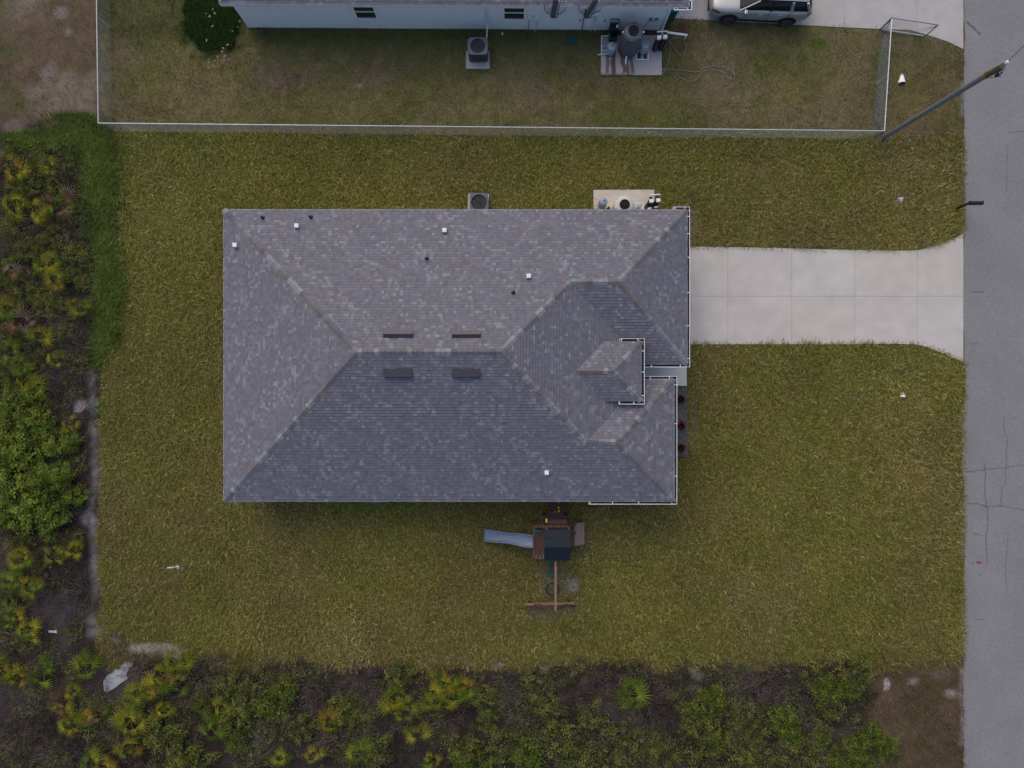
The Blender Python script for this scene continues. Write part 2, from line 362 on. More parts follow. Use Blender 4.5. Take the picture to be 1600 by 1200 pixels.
# ------------------------------------------------------------------ driveways
def slab_drive(poly_top, poly_bot, xs, ymid, zt, m, parent, gap=.006):
    """slabs between the joints xs (px), split at row ymid"""
    def interp(pts, x):
        for (x0, y0), (x1, y1) in zip(pts[:-1], pts[1:]):
            if x0 <= x <= x1: return y0 + (y1 - y0) * (x - x0) / (x1 - x0)
        return pts[-1][1]
    g = gap * F / H
    for a, b in zip(xs[:-1], xs[1:]):
        top = [(x, y) for x, y in poly_top if a < x < b]; bot = [(x, y) for x, y in poly_bot if a < x < b]
        a2, b2 = a + g, b - g
        T = [(a2, interp(poly_top, a2))] + top + [(b2, interp(poly_top, b2))]
        B = [(a2, interp(poly_bot, a2))] + bot + [(b2, interp(poly_bot, b2))]
        for q in ((T + [(b2, ymid - g), (a2, ymid - g)]), ([(a2, ymid + g), (b2, ymid + g)] + B[::-1])):
            pl = [tuple(P(*p)[:2]) for p in q][::-1]
            so_ = MB().prism(pl, -.06, zt + R.uniform(-.003, .003)).build('concrete_slab', m, parent, bevel=.006); q_ = R.uniform(.95, 1.04); bc = (.515, .485, .45) if m is M['concrete'] else (.435, .412, .41); so_.color = (bc[0] * q_, bc[1] * q_ * R.uniform(.985, 1.01), bc[2] * q_ * R.uniform(.97, 1.03), 1)
dtop = [(1040, 385), (1137, 386), (1237, 388), (1335, 391), (1400, 392), (1433, 391), (1450, 388.5), (1470, 383), (1490, 374), (1505, 365)]
dbot = [(1040, 538), (1137, 538), (1237, 538), (1335, 538), (1400, 537), (1433, 538.5), (1450, 543), (1470, 551), (1490, 560), (1505, 565)]
base = MB().prism([(x, y) for x, y in wpoly([(1041, 386), (1433, 392), (1504, 368), (1504, 562), (1433, 537), (1041, 537)])][::-1], -.05, .008)
drv = struct(base.build('driveway', M['joint']))
slab_drive(dtop, dbot, [1040, 1137, 1237, 1335, 1433, 1505], 463, .022, M['concrete'], drv)
ntop = [(1035, -170), (1505, -170)]; nbot = [(1035, 28), (1120, 32), (1319, 43), (1372, 45.5), (1420, 47), (1450, 55), (1480, 65), (1505, 77)]
base = MB().prism([tuple(P(*p)[:2]) for p in ((1036, -169), (1504, -169), (1504, 70), (1420, 46), (1319, 42), (1036, 27))][::-1], -.05, .008)
nd = struct(base.build('driveway', M['joint']))
slab_drive(ntop, nbot, [1035, 1180, 1319, 1432, 1505], -45, .022, M['concrete_b'], nd)
a = P(990, 566); b = P(1072.5, 603)
wk = struct(MB().box(((a.x + b.x) / 2, (a.y + b.y) / 2, .02), (b.x - a.x, a.y - b.y, .14)).build('walkway', M['concrete'], bevel=.01)); wk.color = (.66, .62, .56, 1)

# ------------------------------------------------------------------ shingles
PAL = np.array([[.146, .138, .160], [.138, .143, .172], [.128, .140, .168], [.153, .140, .158], [.134, .132, .156]])
LIGHT = np.array([[.205, .203, .228], [.188, .204, .230], [.205, .194, .212], [.178, .198, .222]])
def shingles(name, eave_a, eave_b, poly3, parent, seed, exp_=.146, tone=1.10):
    """tabs laid in courses over a roof plane. eave_a->eave_b runs along the eave (uphill on its left); poly3 = plane outline"""
    r = np.random.default_rng(seed)
    A = Vector(eave_a); u = (Vector(eave_b) - A).normalized()
    c0 = sum((Vector(p) for p in poly3), Vector()) / len(poly3)
    v = (c0 - A) - u * ((c0 - A).dot(u)); v.normalize(); nrm = u.cross(v)
    if nrm.z < 0: nrm = -nrm
    uv = [((Vector(p) - A).dot(u), (Vector(p) - A).dot(v)) for p in poly3]
    vmax = max(q[1] for q in uv)
    def span(t):
        xs = []
        for (a, s), (b, w) in zip(uv, uv[1:] + uv[:1]):
            if (s - t) * (w - t) <= 0 and abs(s - w) > 1e-9: xs.append(a + (b - a) * (t - s) / (w - s))
        return (min(xs), max(xs)) if xs else None
    V = []; Fc = []; C = []; A_, U_, V_, N_ = [np.array(q) for q in (A, u, v, nrm)]
    nrow = int(math.ceil(vmax / exp_)); off = r.uniform(0, 9)
    drift = r.choice([-1, 1]) * .17 if seed % 2 else .17
    for k in range(nrow):
        v0 = k * exp_ - .012; v1 = min((k + 1) * exp_ + .004, vmax - 1e-4)
        s0 = span(max(v0, 1e-4)); s1 = span(v1)
        if not s0 or not s1: continue
        x = min(s0[0], s1[0]); xe = max(s0[1], s1[1])
        while x < xe - 1e-3:
            w = r.choice([.09, .11, .13, .15, .17, .20]); x2 = min(x + w, xe)
            lo0, hi0 = max(x, s0[0]), min(x2, s0[1]); lo1, hi1 = max(x, s1[0]), min(x2, s1[1])
            if hi0 <= lo0: lo0 = hi0 = min(max(lo0, s0[0]), s0[1])
            if hi1 <= lo1: lo1 = hi1 = min(max(lo1, s1[0]), s1[1])
            x0 = x; x = x2
            if hi0 - lo0 < 1e-4 and hi1 - lo1 < 1e-4: continue
            # light tabs gather along the diagonal of the staggered laying
            ph = (x0 + off + k * drift) ; band = .5 + .5 * math.sin(ph * 2.9) * math.cos(ph * .83 + k * .05)
            t = r.random()
            if t < .03 + .34 * band * band: c = LIGHT[r.integers(4)] * r.uniform(.86, 1.14)
            else: c = PAL[r.integers(5)] * r.uniform(.92, 1.18)
            h = r.choice([.016, .016, .026])
            vm0 = v0 + (v1 - v0) * .74; f_ = .74
            lm, hm = lo0 + (lo1 - lo0) * f_, hi0 + (hi1 - hi0) * f_
            o = len(V); pt = lambda a, b, n: A_ + U_ * a + V_ * b + N_ * n
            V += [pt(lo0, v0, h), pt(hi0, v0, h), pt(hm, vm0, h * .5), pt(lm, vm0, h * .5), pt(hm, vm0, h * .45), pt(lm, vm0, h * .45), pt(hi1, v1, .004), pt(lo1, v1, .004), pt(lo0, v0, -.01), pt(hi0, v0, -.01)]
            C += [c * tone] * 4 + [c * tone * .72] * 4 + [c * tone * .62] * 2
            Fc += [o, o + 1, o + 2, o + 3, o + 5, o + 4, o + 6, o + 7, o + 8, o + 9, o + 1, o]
    Vn = np.array(V); org = np.array(parent.matrix_basis.translation) + (np.array(parent.parent.matrix_basis.translation) if parent.parent else 0)
    Fn = np.array(Fc).reshape(-1, 4)
    # make faces point outward
    e1 = Vn[Fn[:, 1]] - Vn[Fn[:, 0]]; e2 = Vn[Fn[:, 2]] - Vn[Fn[:, 0]]; d = (np.cross(e1, e2) @ N_) < 0; Fn[d] = Fn[d][:, ::-1]
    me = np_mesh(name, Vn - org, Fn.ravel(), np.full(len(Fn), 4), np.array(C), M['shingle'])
    ob = bpy.data.objects.new(name, me); COL.objects.link(ob); ob.parent = parent; ob['kind'] = 'stuff'; return ob

CAPC = [(.16, .145, .152), (.14, .146, .165), (.235, .235, .25), (.165, .148, .15), (.125, .128, .145), (.20, .21, .23), (.15, .14, .152)]
def ridge_caps(a, b, n1, n2, parent, step=.232, wid=.155):
    """bent cap shingles from a (low) to b (high) folded over planes with normals n1, n2"""
    a, b = Vector(a), Vector(b); d = (b - a); L = d.length; d.normalize()
    n1, n2 = Vector(n1).normalized(), Vector(n2).normalized()
    s1 = d.cross(n1).normalized(); s2 = d.cross(n2).normalized()
    if s1.dot(n2 - n1) > 0: s1 = -s1
    if s2.dot(n1 - n2) > 0: s2 = -s2
    up = (n1 + n2).normalized(); l = step * 1.22
    mb = MB(); vs_ = []
    for t, h in ((-.01, .045), (l, .016)):
        c = d * t + up * h
        vs_ += [c + s1 * wid - up * .012, c, c + s2 * wid - up * .012]
    vs_ += [vs_[0] - n1 * .022, vs_[1] - up * .02, vs_[2] - n2 * .022]
    mb.add(vs_, [(0, 1, 4, 3), (1, 2, 5, 4), (6, 7, 1, 0), (7, 8, 2, 1)])
    me = mb.mesh('ridge_cap', M['cap'])
    org = parent.matrix_basis.translation + (parent.parent.matrix_basis.translation if parent.parent else Vector())
    k = max(1, int(L / step)); prev = 0
    for i in range(k):
        ob = bpy.data.objects.new('ridge_cap', me); COL.objects.link(ob); ob.parent = parent
        ob.location = a + d * (i * L / k) - org
        c = CAPC[R.randrange(7)] if R.random() < .75 else CAPC[prev]; prev = CAPC.index(c); q = R.uniform(.88, 1.1)
        ob.color = (c[0] * q, c[1] * q, c[2] * q, 1)

# ------------------------------------------------------------------ the house
ZE, SL = 2.75, .4167
XW, XG, YN, YS = P(350, 0, ZE).x, P(1073, 0, ZE).x, P(0, 328, ZE).y, P(0, 783, ZE).y
YC = (YN + YS) / 2; HW = (YN - YS) / 2; ZR = ZE + SL * HW
XR0 = XW + HW; XE = 6.1; XR1 = -.47; mE = (ZR - ZE) / (XE - XR1)
YGS = P(0, 568.5, ZE).y; YG = (YN + YGS) / 2; ZG = ZE + SL * (YN - YG); XG1 = 4.78; mG = (ZG - ZE) / (XG - XG1)
XG0 = XE - (ZG - ZE) / mE
YWN = P(0, 593, ZE).y; XWE = P(1053, 0, ZE).x; YW = (YWN + YS) / 2; ZW = ZE + SL * (YW - YS); XW1 = XWE - (ZW - ZE) / SL; XW0 = XE - (ZW - ZE) / mE
def roof_z(x, y):
    main = min(ZE + SL * (YN - y), ZE + SL * (y - YS), ZE + SL * (x - XW), ZE + mE * (XE - x))
    gar = min(ZE + SL * (YN - y), ZE + SL * (y - YGS), ZE + mG * (XG - x)) if x > XG0 - .5 else 0
    wing = min(ZE + SL * (y - YS), ZE + SL * (YWN - y), ZE + SL * (XWE - x)) if x > XW0 - .5 else 0
    return max(main, gar, wing)
def PR(px, py):
    z = 3.5
    for _ in range(8): p = P(px, py, z); z = roof_z(p.x, p.y)
    return P(px, py, z)
house = thing('house', (0, YC, 0), 'single-storey house under a grey shingled hip roof with white-rimmed gutters in mid-lawn', 'house')
WI = .42
walls = MB()
wp = [(XW + WI, YS + WI), (XWE - WI, YS + WI), (XWE - WI, YWN - WI), (5.2, YWN - WI), (5.2, YGS + WI), (XG - WI, YGS + WI), (XG - WI, YN - WI), (XW + WI, YN - WI)]
walls.prism(wp, -.05, ZE - .12); wall = walls.build('wall', M['stucco'], house)
rf = MB()
A_ = (XW, YN, ZE); B_ = (XG, YN, ZE); C_ = (XG, YGS, ZE); D_ = (XE, YGS, ZE); E_ = (XE, YWN, ZE); F_ = (XWE, YWN, ZE); G_ = (XWE, YS, ZE); H_ = (XW, YS, ZE)
r0 = (XR0, YC, ZR); r1 = (XR1, YC, ZR); g0 = (XG0, YG, ZG); g1 = (XG1, YG, ZG); w0 = (XW0, YW, ZW); w1 = (XW1, YW, ZW)
planes = dict(n=([A_, B_, g1, g0, r1, r0], B_, A_), s=([H_, G_, w1, w0, r1, r0], H_, G_), w=([A_, r0, H_], A_, H_), e=([r1, g0, D_, E_, w0], E_, D_),
              gs=([g0, g1, C_, D_], D_, C_), ge=([B_, C_, g1], C_, B_), wn=([w0, w1, F_, E_], F_, E_), we=([F_, G_, w1], G_, F_))
down = lambda p, h: (p[0], p[1], p[2] - h)
for pl, _, _ in planes.values(): rf.poly([down(p, .012) for p in pl])
ring = [A_, B_, C_, D_, E_, F_, G_, H_]
rf.poly([down(p, .19) for p in ring])
roof = rf.build('roof', M['deck'], house)
fb = MB()
for p, q in zip(ring, ring[1:] + ring[:1]):
    d = (Vector(q) - Vector(p)).normalized(); n_ = Vector((d.y, -d.x, 0)) * -1
    p2, q2 = Vector(p) - d * .0, Vector(q) + d * .0
    out = n_ * .022
    fb.bar(Vector(p) + out * .2 + Vector((0, 0, -.10)), Vector(q) + out * .2 + Vector((0, 0, -.10)), .05, .2)
fb.build('fascia', M['fascia'], house)
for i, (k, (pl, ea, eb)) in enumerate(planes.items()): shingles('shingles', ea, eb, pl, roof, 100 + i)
NV = dict(n=(0, SL, 1), s=(0, -SL, 1), w=(-SL, 0, 1), e=(mE, 0, 1), gs=(0, -SL, 1), ge=(mG, 0, 1), wn=(0, SL, 1), we=(SL, 0, 1))
for a, b, i, j in ((A_, r0, 'n', 'w'), (H_, r0, 's', 'w'), (r1, r0, 'n', 's'), (g0, r1, 'n', 'e'), (w0, r1, 's', 'e'), (g1, g0, 'n', 'gs'), (B_, g1, 'n', 'ge'), (C_, g1, 'gs', 'ge'), (w0, w1, 's', 'wn'), (G_, w1, 's', 'we'), (F_, w1, 'wn', 'we')):
    ridge_caps(a, b, NV[i], NV[j], roof)
# raised entry roof
ZP = 3.58; YPN, YPS = P(0, 534, ZP).y, P(0, 626.5, ZP).y; XP = P(1002, 0, ZP).x; YP = (YPN + YPS) / 2; hp = (YPN - YPS) / 2; ZPR = ZP + SL * hp
xe0 = XE - (ZP - ZE) / mE; xr0_ = XE - (ZPR - ZE) / mE
a1, a2, a3, a4 = (xe0, YPN, ZP), (XP, YPN, ZP), (XP, YPS, ZP), (xe0, YPS, ZP); q0, q1 = (xr0_, YP, ZPR), (XP - hp, YP, ZPR)
er = MB()
for pl in ([a1, a2, q1, q0], [a4, a3, q1, q0], [a2, a3, q1]): er.poly([down(p, .012) for p in pl])
er.poly([down(p, .15) for p in (a1, a2, a3, a4)])
eroof = er.build('entry_roof', M['deck'], house)
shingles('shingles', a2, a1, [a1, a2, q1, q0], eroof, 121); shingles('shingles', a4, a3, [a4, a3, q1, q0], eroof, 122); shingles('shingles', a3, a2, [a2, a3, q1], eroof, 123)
ridge_caps(q1, q0, (0, SL, 1), (0, -SL, 1), eroof); ridge_caps(a2, q1, (0, SL, 1), (SL, 0, 1), eroof); ridge_caps(a3, q1, (0, -SL, 1), (SL, 0, 1), eroof)
mb = MB()
mb.box(((xe0 + XP) / 2 + .02, YPN - .03, ZP - .09), (XP - xe0 - .1, .04, .18)); mb.box(((xe0 + XP) / 2 + .02, YPS + .03, ZP - .09), (XP - xe0 - .1, .04, .18)); mb.box((XP - .03, YP, ZP - .09), (.04, 2 * hp - .12, .18))
mb.build('entry_fascia', M['fascia'], house)
mb = MB(); mb.box(((4.1 + XP - .35) / 2, YP, 3.05), (XP - .35 - 4.1, 2 * hp - .6, .8)); mb.build('entry_wall', M['stucco'], house)
for yy in (YPN - .4, YPS + .4): MB().box((XP - .4, yy, 1.35), (.28, .28, 2.7)).build('porch_column', M['white'], house, bevel=.015)
# gutters
def gutter(p, q, out, hangers):
    p, q, out = Vector(p), Vector(q), Vector(out); d = (q - p).normalized(); w, h = .135, .11
    sec = [(0.012, -.005), (.012, -h), (w * .75, -h), (w, -.0), (w + .022, .004), (w + .022, -.012), (w * .75 + .012, -h - .008), (0, -h - .008), (0, -.005)]
    mb = MB(); k = len(sec)
    vs_ = [x + out * s + Vector((0, 0, t - .02)) for x in (p, q) for s, t in sec]
    mb.add(vs_, [(i, i + 1, k + i + 1, k + i) for i in range(k - 1)])
    g = mb.build('gutter', M['white'], house)
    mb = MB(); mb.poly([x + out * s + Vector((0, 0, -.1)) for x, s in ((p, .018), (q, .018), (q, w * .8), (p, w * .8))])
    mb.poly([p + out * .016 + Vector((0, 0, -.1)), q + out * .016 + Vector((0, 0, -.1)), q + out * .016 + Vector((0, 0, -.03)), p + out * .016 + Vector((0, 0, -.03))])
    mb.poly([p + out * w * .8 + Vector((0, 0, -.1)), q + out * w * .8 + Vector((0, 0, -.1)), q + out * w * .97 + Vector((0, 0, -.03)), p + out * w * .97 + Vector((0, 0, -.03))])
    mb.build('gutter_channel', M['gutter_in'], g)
    for e, sg in ((p, 1), (q, -1)): MB().box(e + out * (w / 2) + d * .008 * sg + Vector((0, 0, -.07)), (abs(d.x) * .016 + abs(out.x) * (w + .02), abs(d.y) * .016 + abs(out.y) * (w + .02), .1)).build('end_cap', M['white'], g)
    for t in hangers:
        c = p + d * t + out * (w / 2)
        MB().box(c + Vector((0, 0, -.014)), (abs(d.x) * .035 + abs(out.x) * w, abs(d.y) * .035 + abs(out.y) * w, .02)).build('gutter_hanger', M['white'], g)
sG = F / (H - ZE); pxd = lambda l: [v / sG for v in l]
gx0 = P(1052, 0, ZE).x
gutter((gx0, YN, ZE), (XG + .15, YN, ZE), (0, 1, 0), pxd([3, 18]))
gutter((XG, YN - .0, ZE), (XG, YGS - .15, ZE), (1, 0, 0), pxd([10, 37, 74, 129, 181, 232]))
gutter((P(1006, 0, ZE).x, YGS, ZE), (XG - .01, YGS, ZE), (0, -1, 0), pxd([12, 57]))
gutter((P(968, 0, ZP).x, YPN, ZP), (XP + .15, YPN, ZP), (0, 1, 0), pxd([3, 28]))
gutter((XP, YPN, ZP), (XP, YPS, ZP), (1, 0, 0), pxd([14, 46, 82]))
gutter((P(967, 0, ZP).x, YPS, ZP), (XP + .15, YPS, ZP), (0, -1, 0), pxd([1, 23]))
gutter((P(1007, 0, ZE).x, YWN, ZE), (XWE + .15, YWN, ZE), (0, 1, 0), pxd([9, 39]))
gutter((XWE, YWN, ZE), (XWE, YS, ZE), (1, 0, 0), pxd([8, 69, 151]))
gutter((P(920, 0, ZE).x, YS, ZE), (XWE + .15, YS, ZE), (0, -1, 0), pxd([2, 37, 78, 130]))
mb = MB(); d0 = P(1008, 572, ZE)
mb.tube([(d0.x, YGS + .05, ZE - .12), (d0.x, YGS + WI - .04, ZE - .5), (d0.x, YGS + WI - .05, .15)], .04, 8); mb.build('downspout', M['white'], house)
# vents
for px, py in ((465, 354), (695, 361), (826, 432), (369, 384), (854, 738)):
    p = PR(px, py); mb = MB()
    mb.box((p.x, p.y, p.z + .13), (.19, .19, .16)); mb.box((p.x, p.y, p.z + .0), (.10, .10, .22)); mb.build('exhaust_vent', M['vent_white'], roof, bevel=.01)
for px, py in ((667, 405), (802, 458), (486, 340), (411, 341)):
    p = PR(px, py); MB().lathe([(.11, -.01), (.1, .02), (.045, .05), (.045, .26), (.03, .26), (.03, .12)], 12, p).build('plumbing_stack', M['black'], roof)
for x0, x1, y0, y1, side in ((600, 645, 515, 529, 1), (707, 751, 516, 529, 1), (599, 645, 575, 590, -1), (706, 750, 575, 590, -1)):
    a = PR(x0, y0); b = PR(x1, y1); xm = (a.x + b.x) / 2; wx = b.x - a.x; ya, yb = a.y, b.y
    lo, hi = (ya, yb) if side > 0 else (yb, ya)              # low side faces the eave
    zl, zh = roof_z(xm, lo), roof_z(xm, hi); dy = 1 if side > 0 else -1
    mb = MB(); ymid = lo + (hi - lo) * (.52 if side > 0 else .06)
    h_ = .10; zm = roof_z(xm, ymid)
    v8 = [(xm - wx / 2, hi, zh + .008), (xm + wx / 2, hi, zh + .008), (xm + wx / 2, ymid, zm + h_ + (zh - zm) * .6), (xm - wx / 2, ymid, zm + h_ + (zh - zm) * .6)]
    mb.poly(v8)
    for s_ in (-1, 1): mb.poly([(xm + s_ * wx / 2, hi, zh + .008), (xm + s_ * wx / 2, ymid, zm + h_ + (zh - zm) * .6), (xm + s_ * wx / 2, ymid, zm - .01)])
    v = mb.build('ridge_vent', M['vent_dark'], roof)
    fr = MB(); fr.poly([v8[3], v8[2], (xm + wx / 2, lo, zl + .012), (xm - wx / 2, lo, zl + .012)])
    for s_ in (-1, 1): fr.poly([(xm + s_ * wx / 2, ymid, zm + h_ + (zh - zm) * .6), (xm + s_ * wx / 2, lo, zl + .012), (xm + s_ * wx / 2, ymid, zm - .01)])
    fr.build('vent_hood', M['vent_reflect' if side > 0 else 'vent_dark'], roof)  # hoods on the upper slope carry a brown metal reflection as painted colour
# openings in the walls
gd = MB(); gd.box((XG - WI + .012, YG - .15, 1.08), (.03, 4.9, 2.16)); gdo = gd.build('garage_door', M['garage'], house)
for k in range(4):
    for j in range(4): MB().box((XG - WI + .035, YG - .15 - 1.83 + j * 1.22, .28 + k * .53), (.02, 1.08, .42)).build('door_panel', M['garage'], gdo, bevel=.01)
dd = MB().box((5.2 + .012, (YGS + YWN) / 2, 1.1), (.04, .95, 2.1)).build('front_door', M['door'], house)
MB().box((5.2 + .05, (YGS + YWN) / 2 + .35, 1.05), (.05, .05, .12)).build('handle', M['galv'], dd)
def window(cx, cy, cz, w, h, n, parent, m_frame='white'):
    n = Vector(n); t = Vector((-n.y, n.x, 0)); c = Vector((cx, cy, cz)); mb = MB(); m3 = Matrix((t, n, Vector((0, 0, 1)))).transposed(); e = .05
    mb.box(c + t * (w / 2) + n * .03, (e, .07, h + e), M3=m3); mb.box(c - t * (w / 2) + n * .03, (e, .07, h + e), M3=m3)
    mb.box(c + Vector((0, 0, h / 2)) + n * .03, (w - e, .07, e), M3=m3); mb.box(c - Vector((0, 0, h / 2)) + n * .035, (w - e, .08, e), M3=m3); mb.box(c + n * .028, (w - e, .05, e * .9), M3=m3)
    o = mb.build('window', M[m_frame], parent)
    for s in (-1, 1): MB().box(c + Vector((0, 0, s * h / 4)) + n * .012, (w - e, .02, h / 2 - e), M3=m3).build('pane', M['glass'], o)
    return o
for xx in (-10, -5.5, -1.5, 4.5): window(xx, YS + WI, 1.5, 1.1, 1.3, (0, -1, 0), house)
for xx in (-9, -4, 2): window(xx, YN - WI, 1.5, 1.1, 1.3, (0, 1, 0), house)
for yy in (-2.2, 2, 6): window(XW + WI, yy, 1.5, 1.4, 1.3, (-1, 0, 0), house)
window(XWE - WI, YW, 1.4, 1.7, 1.4, (1, 0, 0), house)
mb = MB(); p = P(589, 784.5, 2.3); mb.box((p.x, YS + .05, 2.62), (.34, .34, .03)); mb.box((p.x, YS + WI - .06, 2.5), (.2, .2, .16)); mb.build('flood_light', M['lamp'], house)

# ------------------------------------------------------------------ neighbouring house
nw0, nw1 = P(388, 43, 0), P(1034, 47.5, 0); ang = math.atan2(nw1.y - nw0.y, nw1.x - nw0.x)
nh = thing('house', (0, 24, 0), 'pale blue-grey neighbouring house wall and roof edge cut by the top of the frame', 'house')
u = Vector((math.cos(ang), math.sin(ang), 0)); v = Vector((-u.y, u.x, 0)); Ln = (nw1 - nw0).length; Zn = 2.6; Dn = 12
pt = lambda a, b, z: nw0 + u * a + v * b + Vector((0, 0, z))
wl = MB(); wl.prism([tuple(pt(a, b, 0)[:2]) for a, b in ((0, 0), (Ln, 0), (Ln, Dn), (0, Dn))], -.05, Zn - .06); wl.build('wall', M['stucco_n'], nh)
e0 = P(343, 2.5, Zn); oa = (e0 - nw0).dot(u); ob_ = -.22; oe = Ln + .74
c4 = [pt(oa, ob_, Zn), pt(oe, ob_, Zn), pt(oe, Dn + .3, Zn), pt(oa, Dn + .3, Zn)]; hh = (Dn + .3 - ob_) / 2
ra, rb = pt(oa + hh, ob_ + hh, Zn + SL * hh), pt(oe - hh, ob_ + hh, Zn + SL * hh)
rn = MB()
for pl in ([c4[0], c4[1], rb, ra], [c4[2], c4[3], ra, rb], [c4[1], c4[2], rb], [c4[3], c4[0], ra]): rn.poly([down(q, .012) for q in pl])
rn.poly([down(q, .18) for q in c4]); nroof = rn.build('roof', M['deck'], nh)
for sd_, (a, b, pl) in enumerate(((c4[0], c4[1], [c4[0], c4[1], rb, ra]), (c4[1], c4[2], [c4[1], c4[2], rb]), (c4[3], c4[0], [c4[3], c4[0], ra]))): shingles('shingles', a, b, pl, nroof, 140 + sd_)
fb = MB()
for a, b in zip(c4, c4[1:] + c4[:1]): fb.bar(a + Vector((0, 0, -.1)), b + Vector((0, 0, -.1)), .06, .2)
fb.build('fascia', M['fascia'], nh)
# gutter return at the corner over the drive
gA = pt(Ln + .05, ob_ - .13, Zn - .06); gB = pt(oe + .13, ob_ - .13, Zn - .06); gC = pt(oe + .13, ob_ + 6, Zn - .06)
mb = MB(); mb.bar(gA, gB, .03, .1); mb.bar(gB, gC, .03, .1); mb.bar(pt(Ln + .05, ob_, Zn - .06), gA, .03, .1); ng = mb.build('gutter', M['white'], nh)
mb = MB(); mb.bar((gA + pt(Ln + .05, ob_, Zn - .06)) / 2 - Vector((0, 0, .03)), (gB + pt(oe, ob_, Zn - .06)) / 2 - Vector((0, 0, .03)), .11, .02); mb.bar(pt(oe + .065, ob_ - .1, Zn - .09), pt(oe + .065, ob_ + 6, Zn - .09), .1, .02); mb.build('gutter_channel', M['gutter_in'], ng)
for t in (.15, .62): q = pt(Ln + .05 + t, ob_ - .065, Zn - .02); MB().box(q, (.035, .14, .02), rz=ang).build('gutter_hanger', M['white'], ng)
for t in (.3, 1.2): q = pt(oe + .065, ob_ + t, Zn - .02); MB().box(q, (.14, .035, .02), rz=ang).build('gutter_hanger', M['white'], ng)
mb = MB(); mb.tube([pt(Ln + .02, -.17, Zn - .14), pt(Ln - .02, -.06, Zn - .35), pt(Ln - .03, -.06, .25), pt(Ln + .0, -.3, .1)], .055, 4); mb.build('downspout', M['white'], nh)
for x0, x1 in ((552, 586), (789, 818)):
    a = P(x0, 18, 1.75); b = P(x1, 18, 1.75); s_ = ((a.x + b.x) / 2 - nw0.x) / u.x; q = pt(s_, 0, 1.62); window(q.x, q.y, q.z, 1.0, 1.2, -v, nh)
def wallpart(name, px, py, z, size, m):
    s_ = (P(px, py, z).x - nw0.x) / u.x; q = pt(s_, -size[1] / 2 - .005, z); return MB().box(q, size, rz=ang).build(name, m, nh, bevel=.01)
mb_ = wallpart('meter_box', 931, 20, 1.55, (.42, .14, .62), M['stucco_n'])
q = pt((P(931, 20, 1.55).x - nw0.x) / u.x, -.19, 1.5); MB().tube([q, q - v * .1], .1, 14).build('meter', M['galv'], mb_)
for dx in (-.55, -.12, .12):
    s_ = (P(931, 20, 1.5).x - nw0.x) / u.x + dx; MB().tube([pt(s_, -.05, 1.3 if dx > -.5 else 2.4), pt(s_, -.05, .0)], .028, 6).build('conduit', M['stucco_n'] if dx > -.5 else M['postdk'], nh)
for px, z in ((906, .95), (945, .95)): wallpart('outlet', px, 30, z, (.09, .05, .09), M['postdk'])
for px in (828, 839): wallpart('cable_box', px, 26, 1.25, (.2, .1, .26), M['white'] if px > 830 else M['stucco_n'])
for px, m_ in ((826, 'postdk'), (839, 'galv')):
    s_ = (P(px, 40, .6).x - nw0.x) / u.x; MB().tube([pt(s_, -.06, 1.15), pt(s_, -.06, .1), pt(s_ - .1, -.12, .04)], .018, 6).build('conduit', M[m_], nh)
for px in (1017, 1026): wallpart('spigot', px, 29, 1.15, (.14, .09, .14), M['postdk'])
for px, t0 in ((1017, 1.1),):
    s_ = (P(px, 29, 1.15).x - nw0.x) / u.x; MB().tube([pt(s_, -.08, 1.1), pt(s_ - .25, -.12, .5), pt(s_ - .35, -.2, .1)], .02, 6).build('pipe', M['postdk'], nh)
    MB().tube([pt(s_, -.06, 1.1), pt(s_ + .14, -.09, .98), pt(s_ + .28, -.06, 1.1)], .014, 6).build('pipe', M['postdk'], nh)
s_ = (P(760, 20, 1.5).x - nw0.x) / u.x
for d_ in (-.06, .06): MB().tube([pt(s_ + d_, -.035, 2.4), pt(s_ + d_, -.035, .55)], .028, 6).build('line_set', M['stucco_n'], nh)
MB().tube([pt(s_, -.06, .75), pt(s_, -.1, .5), P(760.5, 60, .3)], .03, 6).build('line_set', M['white'], nh)
for px, lab in ((865, 'grey tilted panel on dark V-strut bracket on neighbour wall, nearer the second window'), (917, 'grey tilted panel on dark V-strut bracket on neighbour wall, beside the meter box')):
    ap = pt((P(px, 24, 1.45).x - nw0.x) / u.x, -.1, 1.45)
    t = thing('wall_bracket', ap, lab, 'bracket', 'panel brackets on the neighbouring wall')
    MB().box(ap + Vector((0, -.02, .05)), (.13, .12, .18)).build('bracket_base', M['black'], t)
    for dx in (-.48, .5): MB().tube([ap + Vector((0, -.06, 0)), ap + Vector((dx, -.24, 1.0)), ap + Vector((dx * 1.1, -.27, 1.55))], .018, 6).build('strut', M['postdk'], t)
    lean = .02 if px < 900 else .22
    MB().bar(ap + Vector((0, -.12, .12)), ap + Vector((lean, -.42, 2.2)), .34, .05).build('panel', M['acgrey'], t, bevel=.01)
    MB().bar(ap + Vector((.09, -.17, .3)), ap + Vector((lean + .11, -.48, 2.2)), .05, .04).build('panel_rib', M['galv'], t)

